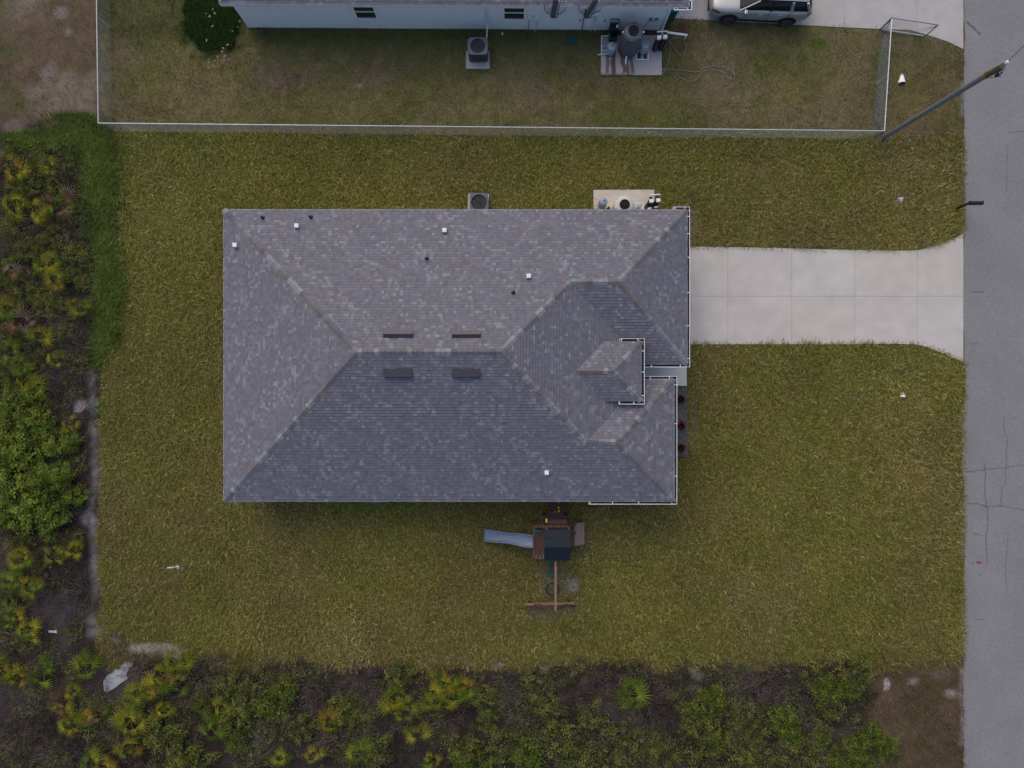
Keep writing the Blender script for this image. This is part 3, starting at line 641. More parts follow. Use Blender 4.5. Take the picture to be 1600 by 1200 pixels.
# ------------------------------------------------------------------ chain-link fence and gate
FH = 1.15
def chain(parent, a, b, h, cell=.075, r_=.0024):
    a, b = Vector(a), Vector(b); L = (b - a).length; d = (b - a) / L; mb_v = []; mb_f = []
    k = int(L / cell); side = Vector((-d.y, d.x, 0))
    def wire(p, q):
        o = len(mb_v); w = (q - p).normalized(); n1 = side; n2 = w.cross(side)
        for x in (p, q):
            for t in range(3): mb_v.append(tuple(x + (n1 * math.cos(t * 2.094) + n2 * math.sin(t * 2.094)) * r_))
        for t in range(3): mb_f.append((o + t, o + (t + 1) % 3, o + 3 + (t + 1) % 3, o + 3 + t))
    hz = Vector((0, 0, 1)); hh = h - .05
    for i in range(-int(hh / cell), k + 1):
        for s in (1, -1):
            x0, x1 = (i * cell, i * cell + hh) if s > 0 else (i * cell + hh, i * cell)
            z0, z1 = .03, .03 + hh
            if x0 < 0 or x1 < 0 or x0 > L or x1 > L:
                lo, hi = max(0, min(x0, x1)), min(L, max(x0, x1))
                if hi <= lo: continue
                f = lambda x: z0 + (z1 - z0) * (x - x0) / (x1 - x0); x0, x1 = (lo, hi); z0_, z1_ = f(lo), f(hi)
            else: z0_, z1_ = z0, z1
            wire(a + d * x0 + hz * z0_, a + d * x1 + hz * z1_)
    mb = MB(); mb.v = mb_v; mb.f = mb_f
    return mb.build('chain_link_mesh', M['wire'], parent, kind='stuff')
cA, cB = P(152, 200, 0), P(1368, 215, 0)
cA = P(153.5, 192.5, FH); cA.z = 0; cB = P(1382, 204.5, FH); cB.z = 0; cC = P(1393.5, 28, FH); cC.z = 0; cD = P(150, -60, FH); cD.z = 0
fence = thing('fence', (cA.x, cA.y, 0), 'galvanised chain-link fence round the neighbouring back lawn', 'fence')
for a, b in ((cA, cB), (cB, cC), (cA, cD)):
    MB().tube([a + Vector((0, 0, FH)), b + Vector((0, 0, FH))], .027, 8).build('top_rail', M['galv'], fence)
    chain(fence, a, b, FH); k = max(2, round((b - a).length / 3.0))
    for i in range(k + (1 if b is not cC else 0)):
        if i == 0 and a is not cA: continue
        if i == 0 and b is cD: continue
        q = a.lerp(b, i / k); MB().tube([q - Vector((0, 0, .05)), q + Vector((0, 0, FH - .02))], .028, 8).build('post', M['galv'] if i % k else M['postdk'], fence)
gate = thing('gate', cC, 'open chain-link gate leaf swung out over the grass toward the road', 'gate')
gE = P(1466, 39, FH); gE.z = 0; gd_ = (gE - cC).normalized()
MB().tube([cC - Vector((0, 0, .05)), cC + Vector((0, 0, FH + .04))], .04, 8).build('hinge_post', M['postdk'], gate)
g0_ = cC + gd_ * .08
MB().tube([gE + Vector((0, 0, .08)), gE + Vector((0, 0, FH))], .026, 8).build('gate_stile', M['postdk'], gate)
MB().tube([g0_ + Vector((0, 0, FH)), gE + Vector((0, 0, FH))], .02, 8).build('top_rail', M['postdk'], gate)
MB().tube([g0_ + Vector((0, 0, .08)), gE + Vector((0, 0, .08)) - gd_ * .1], .026, 8).build('bottom_rail', M['galv'], gate)
chain(gate, g0_, gE, FH)

# ------------------------------------------------------------------ utility pole
b = P(1378, 216, 0); tp = P(1568, 103, 8.5); mid = P(1541, 117.5, 7.5)
pole = thing('utility_pole', b, 'leaning-looking grey utility pole beside the fence corner with brown weathered top', 'utility pole')
MB().tube([b - Vector((0, 0, .2)), mid], .115, 16, .115).build('pole_shaft', M['pole'], pole, smooth=True)
MB().tube([mid, tp], .125, 16, .12).build('pole_top', M['polebr'], pole, smooth=True)
MB().tube([mid - Vector((0, 0, .06)), mid + Vector((0, 0, .06))], .138, 16).build('collar', M['rust'], pole)
arm = [mid + Vector((.1, -.15, .1)), mid + Vector((.25, -.26, .5)), P(1562, 113, 8.3), P(1570, 108, 8.5), P(1573, 98, 8.75)]
MB().tube(arm, .03, 8).build('bracket_arm', M['galv'], pole, smooth=True)
for px, py, z in ((1558, 117.5, 8.0), (1563, 113.5, 8.2)): MB().lathe([(.02, -.1), (.07, -.06), (.07, .05), (.03, .1)], 12, P(px, py, z)).build('insulator', M['black'], pole)
MB().lathe([(.03, -.08), (.06, -.03), (.06, .05), (.02, .09)], 12, P(1573, 97.5, 8.8)).build('insulator', M['white'], pole)
wp_ = [P(1573, 97.5, 8.85), P(1600, 71, 8.75), P(1700, -30, 8.6), P(2000, -330, 9.2)]
MB().tube(wp_, .018, 5).build('overhead_wire', M['acdark'], pole)

# ------------------------------------------------------------------ mailbox, culverts, small things
b = P(1494.5, 326, 0); t = thing('mailbox', b, 'black mailbox on a post at the road edge above the driveway', 'mailbox')
MB().box(b + Vector((0, 0, .48)), (.085, .085, 1.0)).build('post', M['black'], t)
MB().bar(b + Vector((-.1, 0, .94)), b + Vector((.5, 0, .94)), .09, .06).build('arm', M['black'], t)
mbx = MB(); n_ = 9; L0, L1 = b.x - .02, b.x + .60
prof = [(-.09, 0), (.09, 0)] + [(.09 * math.cos(a_), .11 + .09 * math.sin(a_)) for a_ in [i * math.pi / n_ for i in range(n_ + 1)]]
vs_ = [(x, b.y + yy, .97 + zz) for x in (L0, L1) for yy, zz in prof]; k = len(prof)
mbx.add(vs_, [tuple(range(k)), tuple(range(k, 2 * k))[::-1]] + [(i, (i + 1) % k, k + (i + 1) % k, k + i) for i in range(k)])
mbx.build('box', M['black'], t); MB().box((L1 + .012, b.y, 1.08), (.02, .17, .17)).build('door', M['acdark'], t)
MB().box((b.x + .25, b.y - .1, 1.1), (.03, .015, .2)).build('flag', M['red'], t)
def culvert(px, py, w, l, dirn, label):
    """white pipe end cut on a slant, poking out of the swale; dirn = +1 opens toward the bottom of the picture"""
    c = P(px, py, .1); t = thing('culvert_pipe', (c.x, c.y, 0), label, 'culvert', 'white drain pipe ends in the swale')
    mb = MB(); n = 14; r_ = w / 2; vs_ = []; fs_ = []; m = 8
    for i in range(m + 1):
        f = i / m; y = c.y - dirn * (f - .5) * l; zc = -.16 + .14 * f + (-.10 if f < .02 else 0)
        for j in range(n + 1):
            a_ = math.pi * j / n; rr = r_ * (.55 + .45 * f) * (1.03 if i % 2 else 1); vs_.append((c.x + rr * math.cos(a_) + .03 * (1 - f) * 2, y, zc + .02 + rr * math.sin(a_)))
    for i in range(m):
        for j in range(n): fs_.append((i * (n + 1) + j, i * (n + 1) + j + 1, (i + 1) * (n + 1) + j + 1, (i + 1) * (n + 1) + j))
    mb.add(vs_, fs_); mb.build('pipe', M['vent_white'], t, smooth=True)
    y = c.y - dirn * .5 * l; mb = MB()
    mb.add([(c.x, y + dirn * .012, -.02)] + [(c.x + r_ * .93 * math.cos(math.pi * j / n), y + dirn * .012, r_ * .93 * math.sin(math.pi * j / n)) for j in range(n + 1)], [(0, j + 1, j + 2) for j in range(n)])
    mb.poly([(c.x - r_, y, .004), (c.x + r_, y, .004), (c.x + r_ * .8, y - dirn * .14, .006), (c.x - r_ * .8, y - dirn * .14, .006)])
    mb.build('pipe_opening', M['gutter_in'], t)
culvert(1410.2, 120, .36, .56, 1, 'longest white drain pipe end in the grass by the utility pole')
culvert(1408, 313.5, .32, .32, -1, 'white drain pipe end in the grass left of the mailbox')
culvert(1411.5, 615, .30, .33, 1, 'white drain pipe end in the grass below the driveway')
c = P(262, 887, .03); c2 = P(280, 884.5, .05); t = thing('drain_pipe', c, 'short white plastic pipe lying on the lower-left lawn', 'pipe')
MB().tube([c + Vector((0, 0, .03)), c.lerp(c2, .5) + Vector((0, -.02, .035)), c2 + Vector((0, 0, .03))], .04, 8).build('pipe', M['vent_white'], t)
MB().lathe([(.07, 0), (.07, .1), (.05, .12)], 12, P(280, 887.5, 0)).build('elbow', M['galv'], t)
mb = MB(); mb.lathe([(.13, 0), (.13, .05), (.11, .07), (.0, .075)], 14, P(152, 632, 0)); one('valve_cap', mb, M['teal'], P(152, 632, 0), 'small teal plastic cap on bare soil at the left lawn edge', 'cap')
mb = MB(); mb.lathe([(.24, 0), (.24, .04), (.2, .06), (.0, .065)], 18, P(893.5, 62.5, 0)); one('septic_lid', mb, M['green'], P(893.5, 62.5, 0), 'round dark green lid in the grass left of the well pad', 'lid')
mb = MB(); c = P(1530, 878.5, .04); mb.add([c + Vector(p) for p in ((-.17, .01, .0), (-.02, .055, .01), (.16, -.01, 0), (.0, -.05, .01), (0, 0, .07), (-.17, .01, -.01), (.16, -.01, -.01))], [(0, 3, 4), (3, 2, 4), (2, 1, 4), (1, 0, 4)]); one('litter', mb, M['red'], c, 'scrap of dark red litter lying on the road', 'litter')
mb = MB(); pts = wpoly([(163, 1078), (162, 1064), (168, 1055), (178, 1050), (181, 1045), (186, 1047), (190, 1040), (196, 1035), (206, 1034), (208, 1040), (203, 1043), (200, 1049), (198, 1055), (201, 1060), (191, 1066), (181, 1074), (168, 1082)])
mb.prism(pts[::-1], -.02, .05); one('concrete_spill', mb, M['washout'], P(185, 1060), 'pale irregular slab of spilled concrete among the lower-left palmettos', 'concrete', bevel=.015)
mb = MB(); c = P(83, 987, .1); mb.box(c, (.42, .09, .07), rz=-.1); mb.box(c + Vector((.1, .05, .02)), (.2, .06, .06), rz=.3); one('litter', mb, M['galv'], c, 'thin pale strip of litter in dark soil left of the lawn corner', 'litter')
c = P(785, 53, .05); one('sprinkler_head', MB().lathe([(.05, 0), (.05, .12), (.03, .14)], 10, (c.x, c.y, 0)), M['white'], (c.x, c.y, 0), 'tiny white standpipe in grass right of the neighbouring air conditioner', 'standpipe')

# hose
def spline(pts, n=10):
    out = []; pts = [Vector(p) for p in pts]; q = [pts[0]] + pts + [pts[-1]]
    for i in range(1, len(q) - 2):
        for k in range(n):
            t = k / n; a, b, c, d = q[i - 1:i + 3]
            out.append(.5 * ((2 * b) + (c - a) * t + (2 * a - 5 * b + 4 * c - d) * t * t + (3 * b - a - 3 * c + d) * t ** 3))
    return out + [pts[-1]]
hp_ = [(1048, 62), (1058, 58), (1068, 63), (1072, 75), (1066, 88), (1058, 80), (1050, 70), (1046, 62), (1047, 80), (1045, 95), (1040, 108), (1034, 116), (1029, 115), (1032, 109), (1060, 109), (1090, 112), (1100, 106), (1120, 103), (1138, 108), (1148, 116), (1145, 124), (1136, 120), (1126, 111), (1104, 109), (1096, 114), (1088, 124), (1076, 127), (1063, 121), (1055, 128)]
mb = MB(); mb.tube(spline([P(a, b, .06 + .02 * (i % 2)) for i, (a, b) in enumerate(hp_)], 8), .013, 6); one('garden_hose', mb, M['hose'], P(1034, 116), 'grey garden hose looped on the grass right of the well pad', 'hose')

# ------------------------------------------------------------------ air conditioners
def aircon(px, py, zt, w, d, label, rot=0):
    c = P(px, py, zt); t = thing('air_conditioner', (c.x, c.y, 0), label, 'air conditioner', 'outdoor condenser units')
    zb = .1; n = 8
    def rr(w, d, r):
        o = []
        for sx, sy, a0 in ((1, 1, 0), (-1, 1, 90), (-1, -1, 180), (1, -1, 270)):
            for k in range(5):
                a_ = math.radians(a0 + k * 22.5); o.append((c.x + sx * (w / 2 - r) + r * math.cos(a_), c.y + sy * (d / 2 - r) + r * math.sin(a_)))
        return o
    MB().prism(rr(w * .9, d * .9, .14), zb, zt - .08).build('coil_core', M['acdark'], t)
    ol = rr(w * .95, d * .95, .15); mb = MB(); tot = []
    per = ol + ol[:1]
    for a_, b_ in zip(per[:-1], per[1:]):
        L = math.hypot(b_[0] - a_[0], b_[1] - a_[1]); k = max(1, int(L / .09))
        for i in range(k): tot.append((a_[0] + (b_[0] - a_[0]) * i / k, a_[1] + (b_[1] - a_[1]) * i / k))
    for x, y in tot: mb.box((x, y, (zb + zt) / 2 - .03), (.035, .035, zt - zb - .08))
    mb.build('louvre', M['acgrey'], t, kind='stuff')
    MB().prism(rr(w * .97, d * .97, .15), zb - .02, zb + .08).build('base_pan', M['acgrey'], t)
    ro = rr(w, d, .16); mb = MB(); n = 40; rad = min(w, d) * .42; outer = []
    for k in range(n):
        a_ = 2 * math.pi * k / n; dx, dy = math.cos(a_), math.sin(a_); best = 9
        for (x1, y1), (x2, y2) in zip(ro, ro[1:] + ro[:1]):
            ex, ey = x2 - x1, y2 - y1; den = dx * ey - dy * ex
            if abs(den) < 1e-9: continue
            tt = ((x1 - c.x) * ey - (y1 - c.y) * ex) / den; s_ = ((x1 - c.x) * dy - (y1 - c.y) * dx) / den
            if tt > 0 and -1e-6 <= s_ <= 1 + 1e-6: best = min(best, tt)
        outer.append((c.x + dx * best, c.y + dy * best))
    vs_ = [(x, y, zt) for x, y in outer] + [(c.x + rad * math.cos(2 * math.pi * k / n), c.y + rad * math.sin(2 * math.pi * k / n), zt) for k in range(n)] + [(x, y, zt - .09) for x, y in outer] + [(c.x + rad * .97 * math.cos(2 * math.pi * k / n), c.y + rad * .97 * math.sin(2 * math.pi * k / n), zt - .2) for k in range(n)]
    mb.add(vs_, [f for k in range(n) for f in ((k, (k + 1) % n, n + (k + 1) % n, n + k), (2 * n + k, 2 * n + (k + 1) % n, (k + 1) % n, k), (n + k, n + (k + 1) % n, 3 * n + (k + 1) % n, 3 * n + k))]); mb.build('top_cover', M['acgrey'], t, smooth=True)
    f = MB(); f.lathe([(.12, -.06), (.12, .02), (.08, .05)], 16, (c.x, c.y, zt - .16))
    fan = f.build('fan_motor', M['acdark'], t)
    for k in range(4):
        a_ = k * math.pi / 2 + .5; m3 = Matrix.Rotation(a_, 3, 'Z') @ Matrix.Rotation(.45, 3, 'X')
        MB().box(Vector((c.x, c.y, zt - .2)) + Matrix.Rotation(a_, 3, 'Z') @ Vector((rad * .52, 0, 0)), (rad * .75, .22, .01), M3=m3).build('fan_blade', M['copper' if k == 0 else 'acgrey'], t)
    gmb = MB()
    for rr_ in np.linspace(rad * .2, rad * .98, 7): gmb.tube([(c.x + rr_ * math.cos(a_), c.y + rr_ * math.sin(a_), zt - .015) for a_ in np.linspace(0, 2 * math.pi, 25)], .005, 4, cap=False)
    for a_ in np.linspace(0, 2 * math.pi, 9)[:-1]: gmb.tube([(c.x, c.y, zt - .02), (c.x + rad * math.cos(a_), c.y + rad * math.sin(a_), zt - .01)], .005, 4)
    gmb.build('guard_grille', M['acdark'], t)
    return c
aircon(746.5, 71.5, .95, .98, .86, 'square grey air conditioner on a concrete pad below the neighbouring wall')
a, b = P(728, 80, .1), P(765, 107, .1); one('concrete_pad', MB().box(((a.x + b.x) / 2, (a.y + b.y) / 2, .035), (b.x - a.x, a.y - b.y, .13)), M['concrete_b'], (a.x, b.y, 0), 'small concrete pad under the neighbouring air conditioner', 'pad', bevel=.01).color = (.40, .39, .40, 1)
aircon(748.3, 316, .95, .92, .94, 'grey air conditioner half tucked under the upper eave of the house')
a, b = P(731, 303, .1), P(764, 345, .1); one('concrete_pad', MB().box(((a.x + b.x) / 2, (a.y + b.y) / 2, .03), (b.x - a.x, a.y - b.y, .12)), M['concrete'], (a.x, b.y, 0), 'small concrete pad under the air conditioner by the upper eave', 'pad', bevel=.01).color = (.45, .43, .41, 1)

# ------------------------------------------------------------------ well equipment
def padmesh(x0, y0, x1, y1, base, stain, label, loc):
    a, b = P(x0, y0, .1), P(x1, y1, .1); nx_ = 90; ny_ = 60
    xs = np.linspace(a.x, b.x, nx_); ys = np.linspace(b.y, a.y, ny_); X, Y = np.meshgrid(xs, ys); X = X.ravel(); Y = Y.ravel()
    c = np.tile(np.array(base), (len(X), 1)) * (.92 + .16 * fbm(X, Y, .6, 8)[:, None]); c = stain(c, X * F / (H - .1) + CX, CY - Y * F / (H - .1), X, Y)
    ii, jj = np.meshgrid(np.arange(nx_ - 1), np.arange(ny_ - 1)); q = (jj * nx_ + ii).ravel(); fl = np.stack([q, q + 1, q + nx_ + 1, q + nx_], 1)
    rim = list(range(nx_)) + [j * nx_ + nx_ - 1 for j in range(1, ny_)] + [(ny_ - 1) * nx_ + i for i in range(nx_ - 2, -1, -1)] + [j * nx_ for j in range(ny_ - 2, 0, -1)]
    V = np.stack([X, Y, np.full(len(X), .1)], 1); o = len(V); V = np.concatenate([V, V[rim] - np.array([0, 0, .16])]); c = np.concatenate([c, c[rim] * .8]); k = len(rim)
    sd = np.array([(rim[i], o + i, o + (i + 1) % k, rim[(i + 1) % k]) for i in range(k)])
    me = np_mesh('concrete_pad', V - np.array(loc), np.concatenate([fl, sd]).ravel(), np.full(len(fl) + k, 4), c, M['pad'])
    ob = bpy.data.objects.new('concrete_pad', me); COL.objects.link(ob); ob.location = loc; tag(ob, label, 'pad'); return ob
def stain1(c, px, py, X, Y):
    for x0, w, top, amt, dx in ((948, 3.2, 80, .75, 2), (958, 4.2, 84, .95, 1), (971, 4.5, 84, .85, 6), (981, 2.2, 92, .8, 1), (986, 3.8, 88, .8, 4)):
        xc = x0 + dx * (py - top) / 30 + (vnoise(X, Y, .3, int(x0)) - .5) * 3
        a = sstep(w * 1.1, w * .55, np.abs(px - xc)) * sstep(top - 6, top, py) * sstep(119, 112, py + (vnoise(X, Y, .2, 5) - .5) * 12) * amt
        c = c * (1 - a[:, None]) + np.array([.115, .07, .045]) * a[:, None]
    a = sstep(112, 116, py) * sstep(990, 985, px) * .5; return c * (1 - a[:, None]) + np.array([.11, .08, .06]) * a[:, None]
padmesh(939, 55, 1034, 117, (.40, .37, .37), stain1, 'rust-stained concrete pad carrying the neighbouring well tanks', (P(985, 85).x, P(985, 85).y, 0))
def stain2(c, px, py, X, Y):
    a = sstep(.35, .7, fbm(X, Y, 1.1, 55))[:, None] * .45; return c * (1 - a) + np.array([.42, .33, .26]) * a
padmesh(927.5, 296.5, 1022.5, 334, (.56, .51, .45), stain2, 'clean beige concrete pad with well tanks beside the upper eave', (P(975, 315).x, P(975, 315).y, 0))

def aerator(px, py, zt, r_, body, rim_m, label):
    c = P(px, py, zt); o = (c.x, c.y, .1); t = thing('aeration_tank', o, label, 'tank')
    h = zt - .1
    MB().lathe([(r_ * .96, 0), (r_, .05), (r_, h - .25), (r_ * .985, h - .17), (r_ * .90, h - .07), (r_ * .78, h - .02), (r_ * .54, h), (r_ * .5, h)], 32, o).build('tank_body', M[body], t, smooth=True)
    for k in range(6):
        a_ = k * math.pi / 3 + .3; p = Vector((c.x + r_ * .86 * math.cos(a_), c.y + r_ * .86 * math.sin(a_), zt - .1)); MB().box(p, (.14, .1, .12), rz=a_).build('lifting_lug', M[body], t, bevel=.02)
    ld = MB(); ld.lathe([(r_ * .50, -.01), (r_ * .50, .045), (r_ * .44, .06), (r_ * .40, .03), (0.02, .04)], 28, (c.x, c.y, zt)); l_ = ld.build('lid', M['lidblack'], t, smooth=True)
    MB().lathe([(r_ * .2, .03), (r_ * .2, .055), (.01, .06)], 20, (c.x, c.y, zt)).build('lid_boss', M['lidblack'], l_)
    return t, c
def ptank(px, py, zt, r_, m, label):
    c = P(px, py, zt); o = (c.x, c.y, .1); t = thing('pressure_tank', o, label, 'tank', 'pressure tanks on the well pads'); h = zt - .1
    MB().lathe([(r_ * .9, 0), (r_ * .92, .08), (r_, .1), (r_, h - .1), (r_ * .93, h - .04), (r_ * .6, h), (.01, h + .012)], 26, o).build('tank_body', M[m], t, smooth=True)
    MB().lathe([(r_ * .97, -.0), (r_ * .97, .09)], 24, o).build('tank_base', M['black'], t)
    MB().lathe([(.035, 0), (.035, .03), (.02, .04)], 10, (c.x + .03, c.y + .02, zt)).build('air_valve', M['acdark'], t)
    return t
tk, c = aerator(990, 48, 1.85, .50, 'tank', 'tank', 'tall dark grey domed tank with a black lid on the neighbouring pad')
bb = Vector((c.x, c.y, .1))
for s in (-1, 1): MB().lathe([(.03, -.05), (.045, 0), (.03, .05)], 10, (c.x + s * .5, c.y - .02, 1.75)).build('pipe_elbow', M['white'], tk)
MB().tube([(c.x - .1, c.y - .5, .35), (c.x - .1, c.y - .62, .22), (c.x - .1, c.y - .8, .12)], .035, 8).build('drain_spout', M['white'], tk)
ptank(956, 71.5, .78, .22, 'blue', 'pale grey tank left of the big dark tank on the stained pad')
ptank(1008.5, 69, .85, .2, 'blue', 'pale grey tank right of the big dark tank on the stained pad')
def filt(pts, label, h, zlab='water_filter', lean=None):
    c0 = P(*pts[0], h); t = thing(zlab, (c0.x, c0.y, .1), label, 'water filter', 'twin water filters')
    for px, py in pts:
        c = P(px, py, h); o = Vector((c.x, c.y, .1))
        MB().lathe([(.13, 0), (.145, .04), (.145, h - .35), (.1, h - .24), (.07, h - .2)], 18, o).build('cylinder', M['black'], t, smooth=True)
        MB().box((c.x, c.y, h - .02), (.2, .17, .16)).build('valve_head', M['white'], t, bevel=.025)
        MB().box((c.x - .02, c.y + .16, h - .08), (.14, .14, .1)).build('valve_body', M['black'], t, bevel=.02)
    a, b = P(*pts[0], h), P(*pts[1], h)
    MB().tube([a + Vector((-.1, .3, -.05)), b + Vector((.12, .3, -.05))], .035, 8).build('manifold_pipe', M['white'], t)
    return t
ft = filt([(1030, 58.5), (1039.5, 57.5)], 'pair of slim black filter cylinders with white heads on the stained pad', 1.3)
MB().tube([P(1042, 50.5, 1.15), P(1060, 53, 1.1), P(1073.5, 55, 1.05)], .055, 8).build('outlet_pipe', M['white'], ft)
MB().tube([P(1073, 55, 1.05), P(1073, 55.5, .6), P(1070, 60, .05)], .045, 8).build('outlet_pipe', M['white'], ft)
# pipe rack
t = thing('pipe_rack', P(1004, 87, .1), 'white pipe frame lying at the foot of the right-hand grey tank', 'pipe frame')
c = [P(994, 80, .16), P(1013, 79, .16), P(1013, 93, .16), P(994, 92.5, .16)]
for a, b in ((0, 1), (1, 2), (2, 3), (3, 0)): MB().tube([c[a], c[b]], .024, 8).build('frame_pipe', M['white'], t)
MB().tube([c[0].lerp(c[1], .5), c[3].lerp(c[2], .5)], .02, 8).build('frame_pipe', M['white'], t)
for f in (.25, .75): MB().bar(c[0].lerp(c[1], f) + Vector((0, -.1, -.03)), c[3].lerp(c[2], f) + Vector((0, .06, -.03)), .12, .04).build('frame_slat', M['acdark'], t)
# pump
pc = P(959, 46, .7); t = thing('well_pump', (pc.x, pc.y, .1), 'black well pump and control box between wall and left grey tank', 'pump')
MB().box((pc.x, pc.y + .05, .5), (.42, .34, .8)).build('pump_stand', M['black'], t, bevel=.02); MB().tube([(pc.x - .2, pc.y - .28, .35), (pc.x + .2, pc.y - .28, .35)], .13, 14).build('motor', M['black'], t, smooth=True)
MB().box((pc.x - .22, pc.y - .25, .6), (.1, .2, .12)).build('pump_port', M['teal'], t, bevel=.02); MB().box((pc.x + .14, pc.y + .02, .95), (.1, .12, .1)).build('pressure_switch', M['white'], t, bevel=.01)
for dx in (-.2, .2):
    MB().bar((pc.x + dx, pc.y + .26, .9), (pc.x + dx, pc.y + .26, 1.15), .03, .03).build('bracket', M['black'], t)
MB().bar((pc.x - .2, pc.y + .26, 1.15), (pc.x + .2, pc.y + .26, 1.15), .03, .03).build('bracket', M['black'], t)
t = thing('supply_pipe', P(941, 84, 0), 'white plumbing pipes along the left side of the stained pad', 'pipe')
MB().tube([P(950, 56, .18), P(940.5, 56, .18), P(940, 84, .18)], .028, 8).build('pipe', M['white'], t)
MB().tube([P(950, 79, .3), P(941, 79, .3), P(941, 72, .3), P(946, 71, .3)], .03, 8).build('pipe', M['galv'], t); MB().tube([P(949, 84, .2), P(934, 85.5, .12)], .04, 8).build('pipe', M['galv'], t)
# own pad
tk, c = aerator(976, 319.5, 1.75, .49, 'cream', 'cream', 'cream domed tank with a black lid on the beige pad by the house')
ptank(943.5, 314, 1.15, .2, 'blue', 'pale blue tank left of the cream tank on the beige pad')
ptank(996.5, 325.5, 1.2, .17, 'blue', 'pale blue tank right of the cream tank at the eave')
c = P(997, 325, 1.0); t = thing('tank_cage', (c.x, c.y, .1), 'white pipe bracket round the pale blue tank nearest the black filters', 'bracket')
for sx in (-1, 1): MB().tube([(c.x + sx * .23, c.y + .2, .1), (c.x + sx * .23, c.y + .2, 1.1), (c.x + sx * .23, c.y - .25, 1.1)], .025, 8).build('upright', M['white'], t)
MB().tube([(c.x - .23, c.y + .2, 1.1), (c.x + .23, c.y + .2, 1.1)], .025, 8).build('crossbar', M['white'], t)
ft = filt([(1018, 314), (1028.5, 313)], 'pair of black filter cylinders with white heads at the corner of the beige pad', 1.3)
for q in ((1012, 326), (1022, 324)): MB().tube([P(*q, 1.0), P(q[0] + 6, q[1] - 1, 1.0)], .04, 8).build('manifold_pipe', M['white'], ft)
t = thing('supply_pipe', P(934, 322, .1), 'white plumbing stubs at the left end of the beige pad', 'pipe')
for y0, y1 in ((309, 313), (320, 322), (324, 326)): MB().tube([P(928, y0, .35), P(938, y1, .35), P(938, y1 + .3, .1)], .035, 8).build('pipe', M['cream'], t)
p = P(951, 325, .6); MB().lathe([(.08, -.5), (.07, .0), (.05, .1)], 10, p).build('pipe', M['black'], t)

# ------------------------------------------------------------------ waste bin under the neighbouring gutter
b = P(1050, 20, .9); t = thing('waste_bin', (b.x, b.y + .3, .03), 'dark green waste bin at the corner of the neighbouring house', 'waste bin')
MB().box((b.x, b.y + .3, .5), (.5, .55, .92), taper=1.15).build('bin_body', M['green'], t, bevel=.03); MB().box((b.x, b.y + .3, 1.0), (.62, .68, .08)).build('lid', M['green'], t, bevel=.03)
for s in (-1, 1): MB().tube([(b.x + s * .24, b.y + .55, .14), (b.x + s * .3, b.y + .55, .14)], .1, 12).build('wheel', M['rubber'], t)

# ------------------------------------------------------------------ parked SUV
f0, f1 = P(1137.5, 29, .36), P(1227.5, 33.5, .36); angc = math.atan2(f1.y - f0.y, f1.x - f0.x); cx = (f0 + f1) / 2
car = thing('parked_car', (cx.x, cx.y, .04), 'silver SUV parked on the neighbouring driveway, cut by the top edge', 'car'); car.rotation_euler = (0, 0, angc)
def cpart(mb, name, m, smooth=False, bevel=0, sub=0):
    me = mb.mesh(name, m); ob = bpy.data.objects.new(name, me); COL.objects.link(ob); ob.parent = car
    if smooth:
        for p in me.polygons: p.use_smooth = True
    if sub: s = ob.modifiers.new('sub', 'SUBSURF'); s.levels = s.render_levels = sub
    if bevel: b = ob.modifiers.new('bevel', 'BEVEL'); b.width = bevel; b.segments = 2; b.limit_method = 'ANGLE'
    return ob
CYo = .90                                              # car centre line, near side wheels lie at y = 0
st = [(-2.52, .62, .50, .76), (-2.44, .80, .38, .90), (-2.22, .90, .32, .99), (-1.9, .945, .30, 1.04), (-1.5, .965, .30, 1.08), (-1.05, .97, .30, 1.12), (0, .975, .30, 1.14), (1.0, .975, .30, 1.15), (1.7, .965, .30, 1.15), (2.2, .93, .36, 1.14), (2.42, .87, .42, 1.12), (2.5, .78, .55, 1.05)]
mb = MB(); vs_ = []
for x, w, zb, zt in st:
    q = [(w * .90, zb), (w * .985, zb + .10), (w, zb + (zt - zb) * .45), (w * .985, zt - .12), (w * .93, zt - .02), (w * .6, zt + .02), (0, zt + .03)]
    vs_ += [(x, CYo - a_, z_) for a_, z_ in q] + [(x, CYo + a_, z_) for a_, z_ in q[-2::-1]]
k = 13; fs_ = []
for i in range(len(st) - 1):
    for j in range(k - 1): fs_.append((i * k + j, (i + 1) * k + j, (i + 1) * k + j + 1, i * k + j + 1))
    fs_.append((i * k + k - 1, (i + 1) * k + k - 1, (i + 1) * k, i * k))
fs_ += [tuple(range(k)), tuple(range((len(st) - 1) * k, len(st) * k))[::-1]]
mb.add(vs_, fs_); bm = cpart(mb, 'body', M['paint'], True, 0, 2)
gst = [(-1.05, .84, 1.10, 1.14), (-.35, .80, 1.12, 1.66), (.1, .79, 1.12, 1.76), (1.2, .78, 1.12, 1.77), (1.95, .76, 1.12, 1.70), (2.38, .72, 1.12, 1.20)]
mb = MB(); vs_ = []
for x, w, zb, zt in gst: vs_ += [(x, CYo - w - .06, zb), (x, CYo - w + .09 * (zt - zb) / .6 - .06 * 0, zt - .04), (x, CYo - w * .62, zt), (x, CYo, zt + .02), (x, CYo + w * .62, zt), (x, CYo + w - .09 * (zt - zb) / .6, zt - .04), (x, CYo + w + .06, zb)]
k = 7; mb.add(vs_, [(i * k + j, (i + 1) * k + j, (i + 1) * k + j + 1, i * k + j + 1) for i in range(len(gst) - 1) for j in range(k - 1)]); gl = cpart(mb, 'glasshouse', M['carglass'], True)
mb = MB(); rfst = [(-.25, .62, 1.70), (.1, .68, 1.775), (1.2, .68, 1.79), (1.95, .66, 1.72), (2.1, .62, 1.63)]
